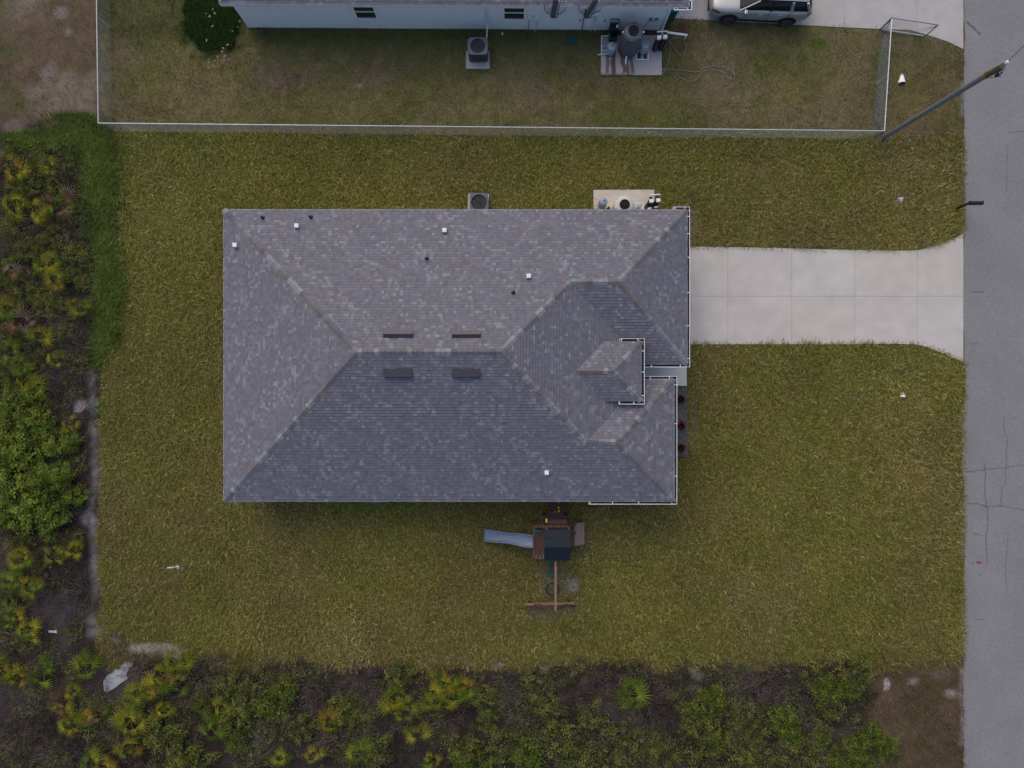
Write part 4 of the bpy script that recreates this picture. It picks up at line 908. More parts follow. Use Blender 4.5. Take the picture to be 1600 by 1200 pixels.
mb.add([v_ for x, w, z in rfst for v_ in ((x, CYo - w, z - .02), (x, CYo - w * .5, z + .02), (x, CYo + w * .5, z + .02), (x, CYo + w, z - .02))], [(i * 4 + j, (i + 1) * 4 + j, (i + 1) * 4 + j + 1, i * 4 + j + 1) for i in range(4) for j in range(3)]); cpart(mb, 'roof_panel', M['paint'], True)
for s in (-1, 1):
    yb, yt = CYo + s * .905, CYo + s * .72
    for n_, (xa, xb), w, m_ in (('windscreen_pillar', (-1.08, -.28), .07, 'paint'), ('door_pillar', (.42, .42), .08, 'black'), ('rear_pillar', (1.42, 1.30), .16, 'paint'), ('tailgate_pillar', (2.36, 2.0), .14, 'paint')):
        cpart(MB().bar((xa, yb, 1.12), (xb, yt, 1.69), .05, w) if n_ != 'rear_pillar' else MB().bar((xa, yb, 1.12), (xb, yt, 1.71), .05, w), n_, M[m_])
    cpart(MB().bar((-.95, yb + s * .005, 1.145), (2.3, yb + s * .005, 1.165), .02, .03), 'belt_trim', M['galv'])
    cpart(MB().box((-.82, CYo + s * 1.02, 1.18), (.16, .22, .15)), 'side_mirror', M['paint'], bevel=.03)
    for xh in (-.05, .95): cpart(MB().box((xh, CYo + s * .985, .98), (.2, .035, .035)), 'door_handle', M['galv'])
    cpart(MB().box((.0, CYo + s * .955, .36), (1.95, .06, .13)), 'sill_trim', M['black'], bevel=.02)
    for xd in (-.75, .38, 1.35): cpart(MB().box((xd, CYo + s * .968, .8), (.012, .02, .62)), 'door_seam', M['black'])
    cpart(MB().add([(-2.40, CYo + s * .74, .90), (-2.10, CYo + s * .925, .93), (-1.98, CYo + s * .945, .90), (-2.06, CYo + s * .955, .82), (-2.36, CYo + s * .83, .80), (-2.40, CYo + s * .80, .85), (-2.15, CYo + s * .90, .965)], [(0, 6, 1, 5), (1, 2, 3, 5), (3, 4, 5)]), 'headlight', M['lamp'])
    cpart(MB().add([(2.22, CYo + s * .94, 1.10), (2.50, CYo + s * .80, 1.10), (2.51, CYo + s * .80, .96), (2.26, CYo + s * .955, 1.0)], [(0, 1, 2, 3)]), 'tail_light', M['tail'])
    for xw in (-1.45, 1.45):
        yo = CYo + s * .90; a0 = CYo + s * .93
        an = MB(); n = 16; pr = [(xw + r_ * math.cos(math.pi * j / n), .34 + r_ * math.sin(math.pi * j / n)) for r_ in (.38, .475) for j in range(n + 1)]
        for yy in (a0 - s * .06, a0 + s * .065): an.v += [(x, yy, z) for x, z in pr]
        m_ = n + 1; q = 2 * m_
        for j in range(n): an.f += [(q + j, q + j + 1, q + m_ + j + 1, q + m_ + j), (m_ + j, m_ + j + 1, q + m_ + j + 1, q + m_ + j), (j, j + 1, q + j + 1, q + j)]
        cpart(an, 'wheel_arch', M['black'])
        inn = MB(); inn.add([(xw, a0 + s * .055, .30)] + [(xw + .39 * math.cos(math.pi * 2 * j / 24), a0 + s * .055, .36 + .39 * math.sin(math.pi * 2 * j / 24)) for j in range(24)], [(0, j + 1, (j + 1) % 24 + 1) for j in range(24)]); cpart(inn, 'arch_liner', M['gutter_in'])
        wv = MB(); wv.tube([(xw, yo - s * .14, .36), (xw, yo - s * .12, .36), (xw, yo + s * .10, .36), (xw, yo + s * .125, .36)], .355, 28); w_ = cpart(wv, 'wheel', M['rubber'], bevel=.03)
        rmv = MB()
        for j in range(5):
            a_ = j * 2 * math.pi / 5; rmv.bar((xw, yo + s * .135, .36), (xw + .23 * math.cos(a_), yo + s * .135, .36 + .23 * math.sin(a_)), .02, .06)
        rmv.tube([(xw + .24 * math.cos(a_), yo + s * .13, .36 + .24 * math.sin(a_)) for a_ in np.linspace(0, 2 * math.pi, 25)], .018, 6, cap=False)
        me = rmv.mesh('rim', M['rim']); ro_ = bpy.data.objects.new('rim', me); COL.objects.link(ro_); ro_.parent = w_
cpart(MB().box((-2.50, CYo, .55), (.08, 1.3, .22)), 'grille', M['black'], bevel=.03)
cpart(MB().add([(-1.12, CYo - .80, 1.15), (-.36, CYo - .68, 1.655), (-.36, CYo + .68, 1.655), (-1.12, CYo + .80, 1.15)], [(0, 1, 2, 3)]), 'windscreen', M['carglass'])

# ------------------------------------------------------------------ playset
ps = thing('playset', P(860, 845, 0), 'wooden playset tower with dark roof and blue slide below the house', 'playset')
DZ = 1.25; x0, y1_ = P(832, 818, DZ).x, P(832, 818, DZ).y; x1, y0_ = P(888, 868, DZ).x, P(888, 868, DZ).y
rx0, rx1 = P(850, 0, 2.5).x, P(890, 0, 2.5).x; ry1, ry0 = P(0, 828, 2.5).y, P(0, 875.5, 2.5).y
k = 12
for i in range(k):
    xx = x0 + (x1 - x0) * (i + .5) / k; MB().box((xx, (y0_ + y1_) / 2, DZ), ((x1 - x0) / k - .012, y1_ - y0_, .035)).build('deck_plank', M['wood'], ps)
for xx, yy, h in ((x0 + .05, y1_ - .05, 2.05), (x0 + .05, y0_ + .05, 2.05), (rx0 + .12, y1_ - .05, 2.5), (rx0 + .12, y0_ + .05, 2.5), (x1 - .05, y1_ - .05, 2.5), (x1 - .05, y0_ + .05, 2.5)):
    MB().box((xx, yy, h / 2 - .02), (.09, .09, h)).build('post', M['wood'], ps)
for z in (1.55, 2.0):
    for yy in (y1_ - .02, y0_ + .02): MB().bar((x0, yy, z), (x1, yy, z), .035, .1).build('railing', M['wood'], ps)
for yy in (y1_ - .04, y0_ + .04):
    for i in range(9): MB().box((x0 + .16 + i * (x1 - x0 - .3) / 8, yy, 1.68), (.06, .02, .72)).build('baluster', M['woodgr'], ps)
MB().bar((x0 + .03, y0_, 2.0), (x0 + .03, y1_, 2.0), .05, .09).build('railing', M['wood'], ps)
MB().box((x0 + .26, y1_ - .35, 1.32), (.36, .12, .1)).build('toy_telescope', M['teal'], ps, bevel=.02)
ym = (ry0 + ry1) / 2; ZRf = 3.0
for a, b in ((ry1, ym), (ry0, ym)):
    for i in range(2):
        q0_, q1_ = i / 2, (i + 1) / 2
        MB().bar(((rx0 + rx1) / 2, a + (b - a) * q0_, 2.5 + (ZRf - 2.5) * q0_), ((rx0 + rx1) / 2, a + (b - a) * q1_, 2.5 + (ZRf - 2.5) * q1_ + (.015 if i == 0 else 0)), rx1 - rx0, .03).build('roof_panel', M['canopy'], ps)
for xx in (rx0 + .04, rx1 - .04): MB().add([(xx, ry0 + .03, 2.47), (xx, ry1 - .03, 2.47), (xx, ym, ZRf - .04), (xx + .03, ry0 + .03, 2.47), (xx + .03, ry1 - .03, 2.47), (xx + .03, ym, ZRf - .04)], [(0, 1, 2), (5, 4, 3), (0, 3, 4, 1), (1, 4, 5, 2), (2, 5, 3, 0)]).build('gable', M['wood'], ps)
# lower side deck with black rim and rock wall
ex0, ex1 = P(849.5, 0, DZ).x, P(886.5, 0, DZ).x; ey1 = P(0, 806.5, DZ).y
for i in range(4): MB().box(((ex0 + ex1) / 2, ey1 + (y1_ - ey1 + .02) * (i + .5) / 4, DZ - .02 + .0), (ex1 - ex0, abs(y1_ - ey1) / 4 - .012, .035)).build('deck_plank', M['wood'], ps)
MB().bar((ex0, ey1 + .03, DZ + .35), (ex1, ey1 + .03, DZ + .35), .1, .09).build('railing', M['black'], ps)
for xx in (ex0, ex1): MB().bar((xx, ey1, DZ + .3), (xx, y1_, DZ + .3), .06, .08).build('railing', M['black'], ps); MB().box((xx, ey1, .8), (.08, .08, 1.6)).build('post', M['wood'], ps)
MB().bar(((ex0 + ex1) / 2 - .55, (ey1 + y1_) / 2, DZ + .16), ((ex0 + ex1) / 2 + .55, (ey1 + y1_) / 2, DZ + .16), .32, .06).build('bench_board', M['wood'], ps)
MB().box((ex0 + .12, (ey1 + y1_) / 2 + .02, DZ + .28), (.1, .2, .14)).build('steering_handle', M['yellow'], ps, bevel=.02)
wx0, wx1 = P(856, 0, .9).x, P(877, 0, .9).x; ay, az, by_, bz = ey1 - .0, DZ, -4.62, .03
rw = Vector((0, by_ - ay, bz - az)); nrm_ = Vector((0, -rw.z, rw.y)).normalized(); nrm_ = nrm_ if nrm_.z > 0 else -nrm_
for i in range(6):
    q = Vector(((wx0 + wx1) / 2, ay, az)) + rw * ((i + .5) / 6); m3 = Matrix((Vector((1, 0, 0)), rw.normalized(), nrm_)).transposed()
    MB().box(q, (wx1 - wx0, rw.length / 6 - .012, .04), M3=m3).build('rock_wall_board', M['wood'], ps)
for i, (fx, fy, m_) in enumerate(((.8, .28, 'yellow'), (.8, .48, 'yellow'), (.8, .16, 'yellow'), (.3, .2, 'black'), (.55, .3, 'red'), (.25, .4, 'red'), (.55, .5, 'black'), (.15, .55, 'orange'), (.35, .62, 'black'), (.75, .64, 'yellow'), (.5, .12, 'orange'))):
    q = Vector((wx0 + (wx1 - wx0) * fx, ay, az)) + rw * fy + nrm_ * .04; MB().lathe([(.055, -.02), (.05, .03), (.02, .05)], 8, q).build('climbing_hold', M[m_], ps)
# steps at the right
sx0, sx1 = x1, P(913, 0, .45).x; sy1, sy0 = P(0, 817.5, .8).y, P(0, 852, .7).y
for i in range(5):
    f = (i + .5) / 5; MB().box((sx0 + (sx1 - sx0) * f, (sy0 + sy1) / 2, 1.1 - .68 * f), ((sx1 - sx0) / 5 - .014, sy1 - sy0, .04)).build('step_board', M['wood' if i < 2 else 'woodgr'], ps)
for yy in (sy0 + .06, sy1 - .06): MB().bar((sx0, yy, 1.05), (sx1 + .02, yy, .0), .05, .14).build('stringer', M['wood'], ps)
for d_ in (0, .38): MB().tube([(sx0 - .02, sy1 - .25 - d_, 1.6), (sx0 + .4, sy1 - .02 - d_, 1.0)], .025, 6).build('rope', M['black'], ps)
# slide
n = 26; mb = MB(); vs_ = []; xs0, xs1 = x0 + .04, P(756, 0, .25).x; ysl = P(0, 844, 1.2).y; ye = P(0, 836, .3).y
for i in range(n + 1):
    f = i / n; x = xs0 + (xs1 - xs0) * f; z = 1.25 * (1 - f) ** 1.05 + .16 + .07 * math.sin(f * math.pi * 3) * (1 - f) - .1 * (f < 0); z = max(z * (1 if f < .9 else 1), .14)
    yc = ysl + (ye - ysl) * f; w = .27 + .02 * math.sin(f * 9)
    for yy, dz in ((-w - .035, .06), (-w - .02, .17), (-w + .015, .17), (-w + .07, .05), (-.09, .0), (.09, .0), (w - .07, .05), (w - .015, .17), (w + .02, .17), (w + .035, .06)): vs_.append((x, yc + yy, z + dz))
k = 10; mb.add(vs_, [(i * k + j, i * k + j + 1, (i + 1) * k + j + 1, (i + 1) * k + j) for i in range(n) for j in range(k - 1)]); so = mb.build('slide', M['slide'], ps, smooth=True)
sm = so.modifiers.new('solid', 'SOLIDIFY'); sm.thickness = .02
# swing beam and A-frame
bx = P(868, 0, 2.3).x; ey = P(0, 954, 2.3).y; BZ = 2.3
MB().bar((bx, y0_ + .02, BZ), (bx, ey, BZ), .10, .16).build('swing_beam', M['woodlt'], ps)
fy_ = P(0, 944, 0).y
for s, fx in ((-1, P(821, 0, 0).x), (1, P(897, 0, 0).x)):
    MB().bar((bx, ey + .06, BZ - .06), (fx + s * -.25, fy_, .0), .07, .07).build('leg', M['wood'], ps)
    MB().box((fx - s * .25, fy_ + .12, .06), (.16, .16, .14)).build('foot', M['black'], ps)
    MB().box((fx - s * .1, fy_ - .0, .36), (.13, .05, .12)).build('bolt_plate', M['black'], ps)
xa, xb = P(820, 0, .35).x, P(898, 0, .35).x; yc_ = P(0, 943.5, .35).y
MB().bar((xa, yc_ - .02, .35), (xb, yc_ + .04, .35), .11, .11).build('crossbar', M['woodlt'], ps)
for s in (-1, 1): MB().bar((bx, ey - .02, BZ - .1), (bx + s * .7, yc_, .4), .05, .05).build('brace', M['wood'], ps)
for py, lab in ((878, 'green belt swing nearer the playset roof'), (896, 'green belt swing nearer the black hoop swing')):
    c = P(862, py, .5); t = thing('swing', (c.x, c.y, 0), lab, 'swing', 'green swings on the playset beam')
    mb = MB(); vs_ = []
    for i in range(9):
        a_ = -1.2 + 2.4 * i / 8
        for dx in (-.13 * math.cos(a_ * .8), .13 * math.cos(a_ * .8)): vs_.append((c.x + dx, c.y + .2 * math.sin(a_), .5 - .1 * math.cos(a_)))
    mb.add(vs_, [(2 * i, 2 * i + 1, 2 * i + 3, 2 * i + 2) for i in range(8)]); o_ = mb.build('seat', M['green'], t); o_.modifiers.new('s', 'SOLIDIFY').thickness = .02
    for s in (-1, 1): MB().tube([(c.x, c.y + s * .18, .46), (bx - .02, c.y + s * .18, BZ - .07)], .012, 5).build('chain', M['green'], t)
c = P(863.5, 921, .45); t = thing('swing', (c.x, c.y, 0), 'black hoop swing hanging at the outer end of the playset beam', 'swing')
MB().tube([(c.x + .31 * math.cos(a_), c.y + .31 * math.sin(a_), .45) for a_ in np.linspace(0, 2 * math.pi, 33)], .035, 8, cap=False).build('hoop', M['black'], t)
mb = MB()
for q in np.linspace(-.26, .26, 6):
    l_ = math.sqrt(.3 ** 2 - q * q); mb.tube([(c.x + q, c.y - l_, .44), (c.x + q, c.y + l_, .44)], .006, 4); mb.tube([(c.x - l_, c.y + q, .44), (c.x + l_, c.y + q, .44)], .006, 4)
mb.build('net', M['acdark'], t)
for a_ in (.6, 2.5, 3.8, 5.6): MB().tube([(c.x + .31 * math.cos(a_), c.y + .31 * math.sin(a_), .46), (bx, c.y + .25 * math.sin(a_), BZ - .07)], .008, 5).build('rope', M['acdark'], t)

# ------------------------------------------------------------------ planting bed
a, b = P(1040, 604, .02), P(1074, 714, .02)
bed = struct(MB().box(((a.x + b.x) / 2, (a.y + b.y) / 2, .0), (b.x - a.x, a.y - b.y, .06)).build('planting_bed', M['mulch']))
def leafset(n, gen, m, name):
    V = []; Fc = []; C = []
    for _ in range(n):
        p, d, l, w, c = gen(); d = Vector(d).normalized(); s = d.cross(Vector((R.uniform(-.4, .4), R.uniform(-.4, .4), 1))).normalized() * w; p = Vector(p); o = len(V)
        mid_ = p + d * l * .5 + Vector((0, 0, .02 * l)); V += [p, mid_ + s, p + d * l + Vector((0, 0, -.15 * l)), mid_ - s]; Fc += [(o, o + 1, o + 2, o + 3)]; C += [c] * 4
    V = np.array([tuple(v_) for v_ in V]); return np_mesh(name, V, np.array(Fc).ravel(), np.full(len(Fc), 4), np.array(C), m)
for (px, py), lab in zip(((1064.5, 624), (1065, 665), (1064.5, 700)), ('small red-leaved shrub nearest the entry slab in the gravel bed', 'middle of three small red-leaved shrubs in the gravel bed', 'small red-leaved shrub farthest from the entry slab')):
    c = P(px, py, .25); t = thing('shrub', (c.x, c.y, .03), lab, 'shrub', 'red shrubs in the planting bed')
    def gen():
        a_ = R.uniform(0, 6.28); el = R.uniform(.1, 1.3); d = (math.cos(a_) * math.cos(el), math.sin(a_) * math.cos(el), math.sin(el)); k_ = R.uniform(.02, .14)
        return (d[0] * k_, d[1] * k_, .12 + d[2] * k_), d, R.uniform(.1, .19), R.uniform(.025, .045), R.choice([(.13, .02, .016), (.08, .014, .016), (.07, .04, .018), (.16, .03, .018)])
    me = leafset(150, gen, M['leaf'], 'foliage'); o_ = bpy.data.objects.new('foliage', me); COL.objects.link(o_); o_.parent = t
    me = MB().tube([(0, 0, -.05), (0, 0, .2)], .02, 6).mesh('stem', M['door']); o_ = bpy.data.objects.new('stem', me); COL.objects.link(o_); o_.parent = t
def gen():
    return (0, 0, 0), (0, 0, 1), .1, .01, (.1, .1, .02)

# ------------------------------------------------------------------ grass blades
def blades(name, n, region, L, Wd, colfn, seed, lean=(.5, 1.25), hz=1.0, label=None):
    r = np.random.default_rng(seed); (xa, xb, ya, yb) = region[0]
    x = r.uniform(xa, xb, n); y = r.uniform(ya, yb, n); keep = region[1](x, y, r); x, y = x[keep], y[keep]; n = len(x)
    th = r.uniform(0, 2 * np.pi, n); th = np.where(r.random(n) < .5, np.pi / 2 + r.normal(0, .65, n), th)
    ln = r.uniform(*L, n) * (.7 + .6 * vnoise(x, y, 1.2, seed)); w = r.uniform(*Wd, n); le = r.uniform(*lean, n)
    dx, dy = np.cos(th), np.sin(th); sx, sy = -dy, dx
    h1 = ln * .55 * np.cos(le * .6) * hz; r1 = ln * .55 * np.sin(le * .6); h2 = h1 + ln * .45 * np.cos(le * 1.25) * hz; r2 = r1 + ln * .45 * np.sin(np.minimum(le * 1.25, 1.5))
    z0 = np.full(n, -.02)
    V = np.empty((n, 5, 3)); 
    for k, (rr, hh, ww) in enumerate(((0, 0, 1), (0, 0, -1), (r1, h1, -.8), (r1, h1, .8), (r2, np.maximum(h2, .01), 0))):
        V[:, k, 0] = x + dx * rr + sx * w * .5 * ww; V[:, k, 1] = y + dy * rr + sy * w * .5 * ww; V[:, k, 2] = z0 + hh
    base = np.arange(n)[:, None] * 5; q = np.concatenate([base + np.array([0, 1, 2, 3]), base + np.array([3, 2, 4])], 1)
    sizes = np.tile([4, 3], n); c = colfn(x, y, r); C = np.repeat(c[:, None, :], 5, 1).reshape(-1, 3)
    me = np_mesh(name, V.reshape(-1, 3), q.ravel(), sizes, C, M['blade']); o = bpy.data.objects.new(name, me); COL.objects.link(o)
    o['kind'] = 'stuff'; tag(o, label, 'grass'); return o
def pxy(x, y): return x * F / H + CX, CY - y * F / H
HOUSEF = [(XW + .25, YS + .25), (XWE, YS + .25), (XWE, YWN), (XE, YWN), (XE, YGS), (XG - .2, YGS), (XG - .2, YN - .25), (XW + .25, YN - .25)]
PADS = [[wpoly(q)[i] for i in range(4)] for q in ([(926, 295), (1024, 295), (1024, 335), (926, 335)], [(938, 54), (1035, 54), (1035, 118), (938, 118)], [(727, 61), (766, 61), (766, 108), (727, 108)], [(730, 302), (765, 302), (765, 346), (730, 346)], [(1000, 570), (1073, 570), (1073, 604), (1000, 604)], [(1040, 600), (1076, 600), (1076, 717), (1040, 717)])]
def hard(x, y, r, soft=.05):
    bad = in_poly(x, y, HOUSEF)
    for q in PADS: bad |= in_poly(x, y, q)
    soft = .085; jx, jy = x + r.normal(0, soft, len(x)), y + r.normal(0, soft, len(x))
    jy2 = jy + (vnoise(x, y, .5, 12) - .5) * .14
    bad |= in_poly(jx, jy2, DRV) | in_poly(jx, jy2, NDRV) | (jx > RX + .03)
    return bad
def lawn_reg(x, y, r):
    px, py = pxy(x, y); wob = (fbm(x, y, 1.3, 91) - .5) * 44 + r.normal(0, 8, len(x))
    ok = (px + wob * .5 > 156) & (py > 207) & (py + wob < 1038)
    ok &= ~((px > 1385) & (py < 225 + r.normal(0, 12, len(x))))
    d = np.minimum.reduce([np.hypot((px - a) / rx, (py - b) / ry) for a, b, rx, ry in ((895, 915, 16, 17), (868, 903, 26, 34), (860, 952, 46, 17), (870, 792, 22, 26), (862, 845, 36, 30), (905, 848, 22, 20), (762, 845, 16, 12), (1086, 660, 8, 50), (1085, 352, 6, 30), (235, 1013, 44, 11), (278, 1020, 14, 9), (182, 1000, 10, 7))])
    ok &= ~((d < 1) & (r.random(len(x)) < .72)); ok &= ~hard(x, y, r)
    ok &= (r.random(len(x)) < .45 + .9 * fbm(x, y, 2.0, 17)); return ok
def lawn_col(x, y, r):
    px, py = pxy(x, y); n = len(x); n1 = fbm(x, y, 3.5, 23)[:, None]; n2 = fbm(x, y, 1.2, 27)[:, None]; t = r.random(n)[:, None]
    A = np.array([.215, .198, .045]); Gn = np.array([.145, .175, .036]); Br = np.array([.215, .155, .065]); St = np.array([.40, .36, .18])
    c = A * (.7 + .6 * r.random((n, 1))); g_ = sstep(.48, .62, n2 + (t - .5) * .3) ; c = c * (1 - g_ * .55) + Gn * (g_ * .55)
    left = sstep(420, 180, px)[:, None] * .35; c = c * (1 - left) + Gn * 1.05 * left
    b_ = sstep(.52, .66, n1 + (t - .5) * .3); c = c * (1 - b_ * .5) + Br * (b_ * .5)
    s_ = (r.random((n, 1)) < .05 + .13 * n1); c = np.where(s_, St * (.7 + .5 * r.random((n, 1))), c)
    return c * (.5 + .9 * r.random((n, 1))) * (.86 + .56 * fbm(x, y, 5.5, 33)[:, None])
LR = ((P(150, 0).x, RX + .1, P(0, 1050).y, P(0, 205).y), lawn_reg)
blades('lawn_grass', 680000, LR, (.12, .36), (.012, .028), lawn_col, 301, lean=(.75, 1.4), label='long olive and straw coloured grass of the lawn round the house')
def nb_reg(x, y, r):
    px, py = pxy(x, y); ok = ((py < 206) & (px > 150)) & ~in_poly(x, y, [tuple(pt(a, b, 0)[:2]) for a, b in ((0, 0), (Ln, 0), (Ln, 20), (0, 20))]); ok &= (py > 20) | (px < 385)
    ok |= (px > 1385) & (py < 240); ok &= ~hard(x, y, r); return ok & (r.random(len(x)) < .35 + .9 * fbm(x, y, 1.5, 19))
def nb_col(x, y, r):
    n = len(x); c = ground_col(x, y) * (.6 + 1.25 * r.random((n, 1))); gq = (r.random((n, 1)) < .3); return np.where(gq, c * .4 + np.array([.055, .068, .016]) * (.7 + .6 * r.random((n, 1))), c * 1.08)
blades('lawn_grass', 190000, ((P(150, 0).x, RX + .1, P(0, 245).y, P(0, -15).y), nb_reg), (.06, .16), (.011, .024), nb_col, 302, label='short patchy brown grass inside the neighbouring chain-link fence')
def tg_reg(x, y, r):
    px, py = pxy(x, y); wob = (fbm(x, y, .9, 44) - .5) * 50 + r.normal(0, 5, len(x))
    cxl = np.interp(py, [185, 240, 300, 380, 460, 540, 575], [120, 152, 160, 168, 172, 164, 155]); wd = np.interp(py, [185, 240, 300, 420, 540, 580], [40, 36, 24, 22, 20, 6])
    ok = (r.random(len(x)) < np.exp(-(np.abs(px - cxl + wob * .5) / wd) ** 2 * 1.6)) & (py > 182 + wob) & (py < 580); ok |= (np.hypot((px - 60) / 62, (py - 222) / 14) < .9 + wob * .01); return ok
def tg_col(x, y, r):
    n = len(x); return np.array([.10, .14, .03]) * (.45 + 1.0 * r.random((n, 1))) * (.25 + 1.5 * fbm(x, y, .55, 46)[:, None])
blades('tall_grass', 120000, ((P(0, 0).x, P(205, 0).x, P(0, 590).y, P(0, 180).y), tg_reg), (.25, .6), (.014, .028), tg_col, 303, lean=(.7, 1.4), label='tall dense dark green grass bank along the upper left lawn edge')
def dk_reg(x, y, r):
    px, py = pxy(x, y); wob = (fbm(x, y, .7, 48) - .5); return ((np.hypot((px - 332) / 52, (py - 22) / 68) + wob * .5) < .92) & ~in_poly(x, y, [tuple(pt(a, b, 0)[:2]) for a, b in ((-.02, -.02), (Ln, -.02), (Ln, 20), (-.02, 20))])
blades('tall_grass', 22000, ((P(270, 0).x, P(392, 0).x, P(0, 100).y, P(0, -25).y), dk_reg), (.15, .42), (.012, .028), lambda x, y, r: np.array([.036, .07, .018]) * (.4 + 1.1 * r.random((len(x), 1))), 304, lean=(.3, 1.2), label='dark green clump of lush grass at the left corner of the neighbouring house')
def dt_reg(x, y, r):
    px, py = pxy(x, y); wob = (fbm(x, y, 1.1, 71) - .5) * 30; ok = (px < -999); ok |= (py < 200) & (px < 150) & (py > -20)
    ok |= (py > 1015) & (py < 1065 + wob) & (px > 260) & (px < 1400); ok &= ~hard(x, y, r); return ok & (r.random(len(x)) < .1 + fbm(x, y, 1.6, 73))
blades('dry_grass', 150000, ((P(-20, 0).x, RX + .1, P(0, 1230).y, P(0, -25).y), dt_reg), (.08, .26), (.012, .024), lambda x, y, r: np.where(r.random((len(x), 1)) < .15 + .6 * fbm(x, y, 1.8, 79)[:, None], np.array([.115, .12, .034]), np.array([.145, .108, .062])) * (.5 + r.random((len(x), 1))), 305, label='sparse dry brown grass along the scrub edge and on the upper left vacant ground')

def cr_reg(x, y, r):
    px, py = pxy(x, y); wob = (fbm(x, y, 1.1, 71) - .5) * 40; return (px + wob > 1345) & ~hard(x, y, r) & (r.random(len(x)) < .15 + 1.1 * fbm(x, y, .9, 74))
blades('dry_grass', 17000, ((P(1335, 0).x, RX + .05, P(0, 1240).y, P(0, 1030).y), cr_reg), (.08, .24), (.012, .024), lambda x, y, r: np.where(r.random((len(x), 1)) < sstep(.35, .65, fbm(x, y, 1.2, 79))[:, None] * .8, np.array([.115, .118, .034]), np.array([.15, .105, .07])) * (.45 + 1.1 * r.random((len(x), 1))), 306, label='thin brown and green grass on the dirt at the lower right beside the road')

# ------------------------------------------------------------------ scrub: palmettos, shrubs, dry brush
def frond_mesh(n, rad, spread, droop, seed):
    r = random.Random(seed); V = []; Fc = []
    for i in range(n):
        a_ = -spread / 2 + spread * i / (n - 1) + r.uniform(-.05, .05); l = rad * (.72 + .28 * math.cos(a_ * .8)) * r.uniform(.85, 1.08); w = rad * .042
        d = Vector((math.cos(a_), math.sin(a_), 0)); s = Vector((-d.y, d.x, 0)); o = len(V)
        p0 = d * .03; p1 = d * l * .45 + Vector((0, 0, .05)); p2 = d * l + Vector((0, 0, -droop * l * r.uniform(.6, 1.3)))
        V += [p0 + s * w * .4, p0 - s * w * .4, p1 + s * w + Vector((0, 0, -.012)), p1 + Vector((0, 0, .012)), p1 - s * w + Vector((0, 0, -.012)), p2]
        Fc += [(0 + o, 3 + o, 2 + o), (0 + o, 1 + o, 3 + o), (1 + o, 4 + o, 3 + o), (2 + o, 3 + o, 5 + o), (3 + o, 4 + o, 5 + o)]
    mb = MB(); mb.v = [tuple(v_) for v_ in V]; mb.f = Fc; mb.tube([(-.45, 0, -.2), (-.2, 0, -.03), (.05, 0, 0)], .012, 4)
    return mb.mesh('frond', M['frond'])
FM = [frond_mesh(13, .58, 3.9, .06, 1), frond_mesh(12, .52, 3.3, .2, 2), frond_mesh(15, .60, 4.6, .12, 3), frond_mesh(10, .5, 2.6, .35, 4)]
STEM = MB().tube([(0, 0, -.05), (.03, .02, .18), (.0, .0, .3)], .06, 7, .04).mesh('trunk', M['polebr'])
FC = dict(y=[(.20, .20, .02), (.15, .18, .02), (.24, .22, .022)], g=[(.11, .165, .02), (.14, .18, .02), (.09, .125, .02)], o=[(.25, .18, .024), (.23, .20, .024), (.19, .18, .022)], d=[(.16, .095, .05), (.20, .15, .10), (.13, .085, .05)])
def palmetto(px, py, kind, nf, size, label):
    c = P(px, py, .45); t = thing('palmetto', (c.x, c.y, 0), label, 'palmetto', 'saw palmettos in the scrub')
    o = bpy.data.objects.new('trunk', STEM); COL.objects.link(o); o.parent = t
    a0 = R.uniform(0, 6.28)
    for i in range(nf):
        k = kind if R.random() < .7 else R.choice('yyyggggod'); f = bpy.data.objects.new('frond', R.choice(FM)); COL.objects.link(f); f.parent = t
        a_ = a0 + i * 6.283 / nf + R.uniform(-.35, .35); el = R.uniform(.1, .9); d = (R.uniform(.28, .5) if i else .08) * size
        f.location = (math.cos(a_) * d, math.sin(a_) * d, .3 + R.uniform(.1, .35) * size); f.scale = [size * R.uniform(.8, 1.15)] * 3
        f.rotation_euler = (R.uniform(-.4, .4), R.uniform(-.35, .45), a_ + R.uniform(-.4, .4))
        cc = R.choice(FC[k]); q = R.uniform(.6, 1.02); f.color = (cc[0] * q, cc[1] * q, cc[2] * q, 1)
PL = [(30, 262, 'o'), (72, 258, 'y'), (25, 322, 'y'), (62, 330, 'y'), (98, 318, 'd'), (17, 422, 'd'), (75, 410, 'y'), (88, 437, 'o'), (125, 480, 'y'), (15, 478, 'g'), (67, 522, 'y'), (20, 548, 'g'), (32, 572, 'g'), (87, 560, 'y'), (48, 594, 'y'), (38, 498, 'd'), (62, 610, 'y'), (112, 665, 'o'), (32, 872, 'y'), (88, 865, 'y'), (116, 858, 'o'), (20, 905, 'g'), (50, 916, 'y'), (8, 968, 'g'), (24, 962, 'o'), (47, 987, 'y'),
      (20, 1062, 'o'), (5, 1042, 'y'), (66, 1050, 'g')]
PB = [(135, 1038, 'g'), (115, 1082, 'y'), (94, 1098, 'd'), (110, 1125, 'y'), (130, 1128, 'o'), (150, 1112, 'd'), (140, 1187, 'y'), (166, 1196, 'o'), (202, 1170, 'y'), (207, 1122, 'y'), (215, 1086, 'y'), (234, 1128, 'o'), (236, 1076, 'o'), (252, 1060, 'y'), (257, 1108, 'y'), (278, 1034, 'y'), (277, 1072, 'g'), (272, 1195, 'y'), (335, 1136, 'g'), (345, 1112, 'y'), (440, 1185, 'y'), (492, 1180, 'o'), (517, 1127, 'o'), (562, 1172, 'g'), (620, 1095, 'y'), (634, 1110, 'g'), (652, 1142, 'y'), (672, 1187, 'y'), (678, 1090, 'y'), (685, 1056, 'o'), (696, 1066, 'y'), (706, 1088, 'y'), (720, 1074, 'o'), (985, 1087, 'g')]
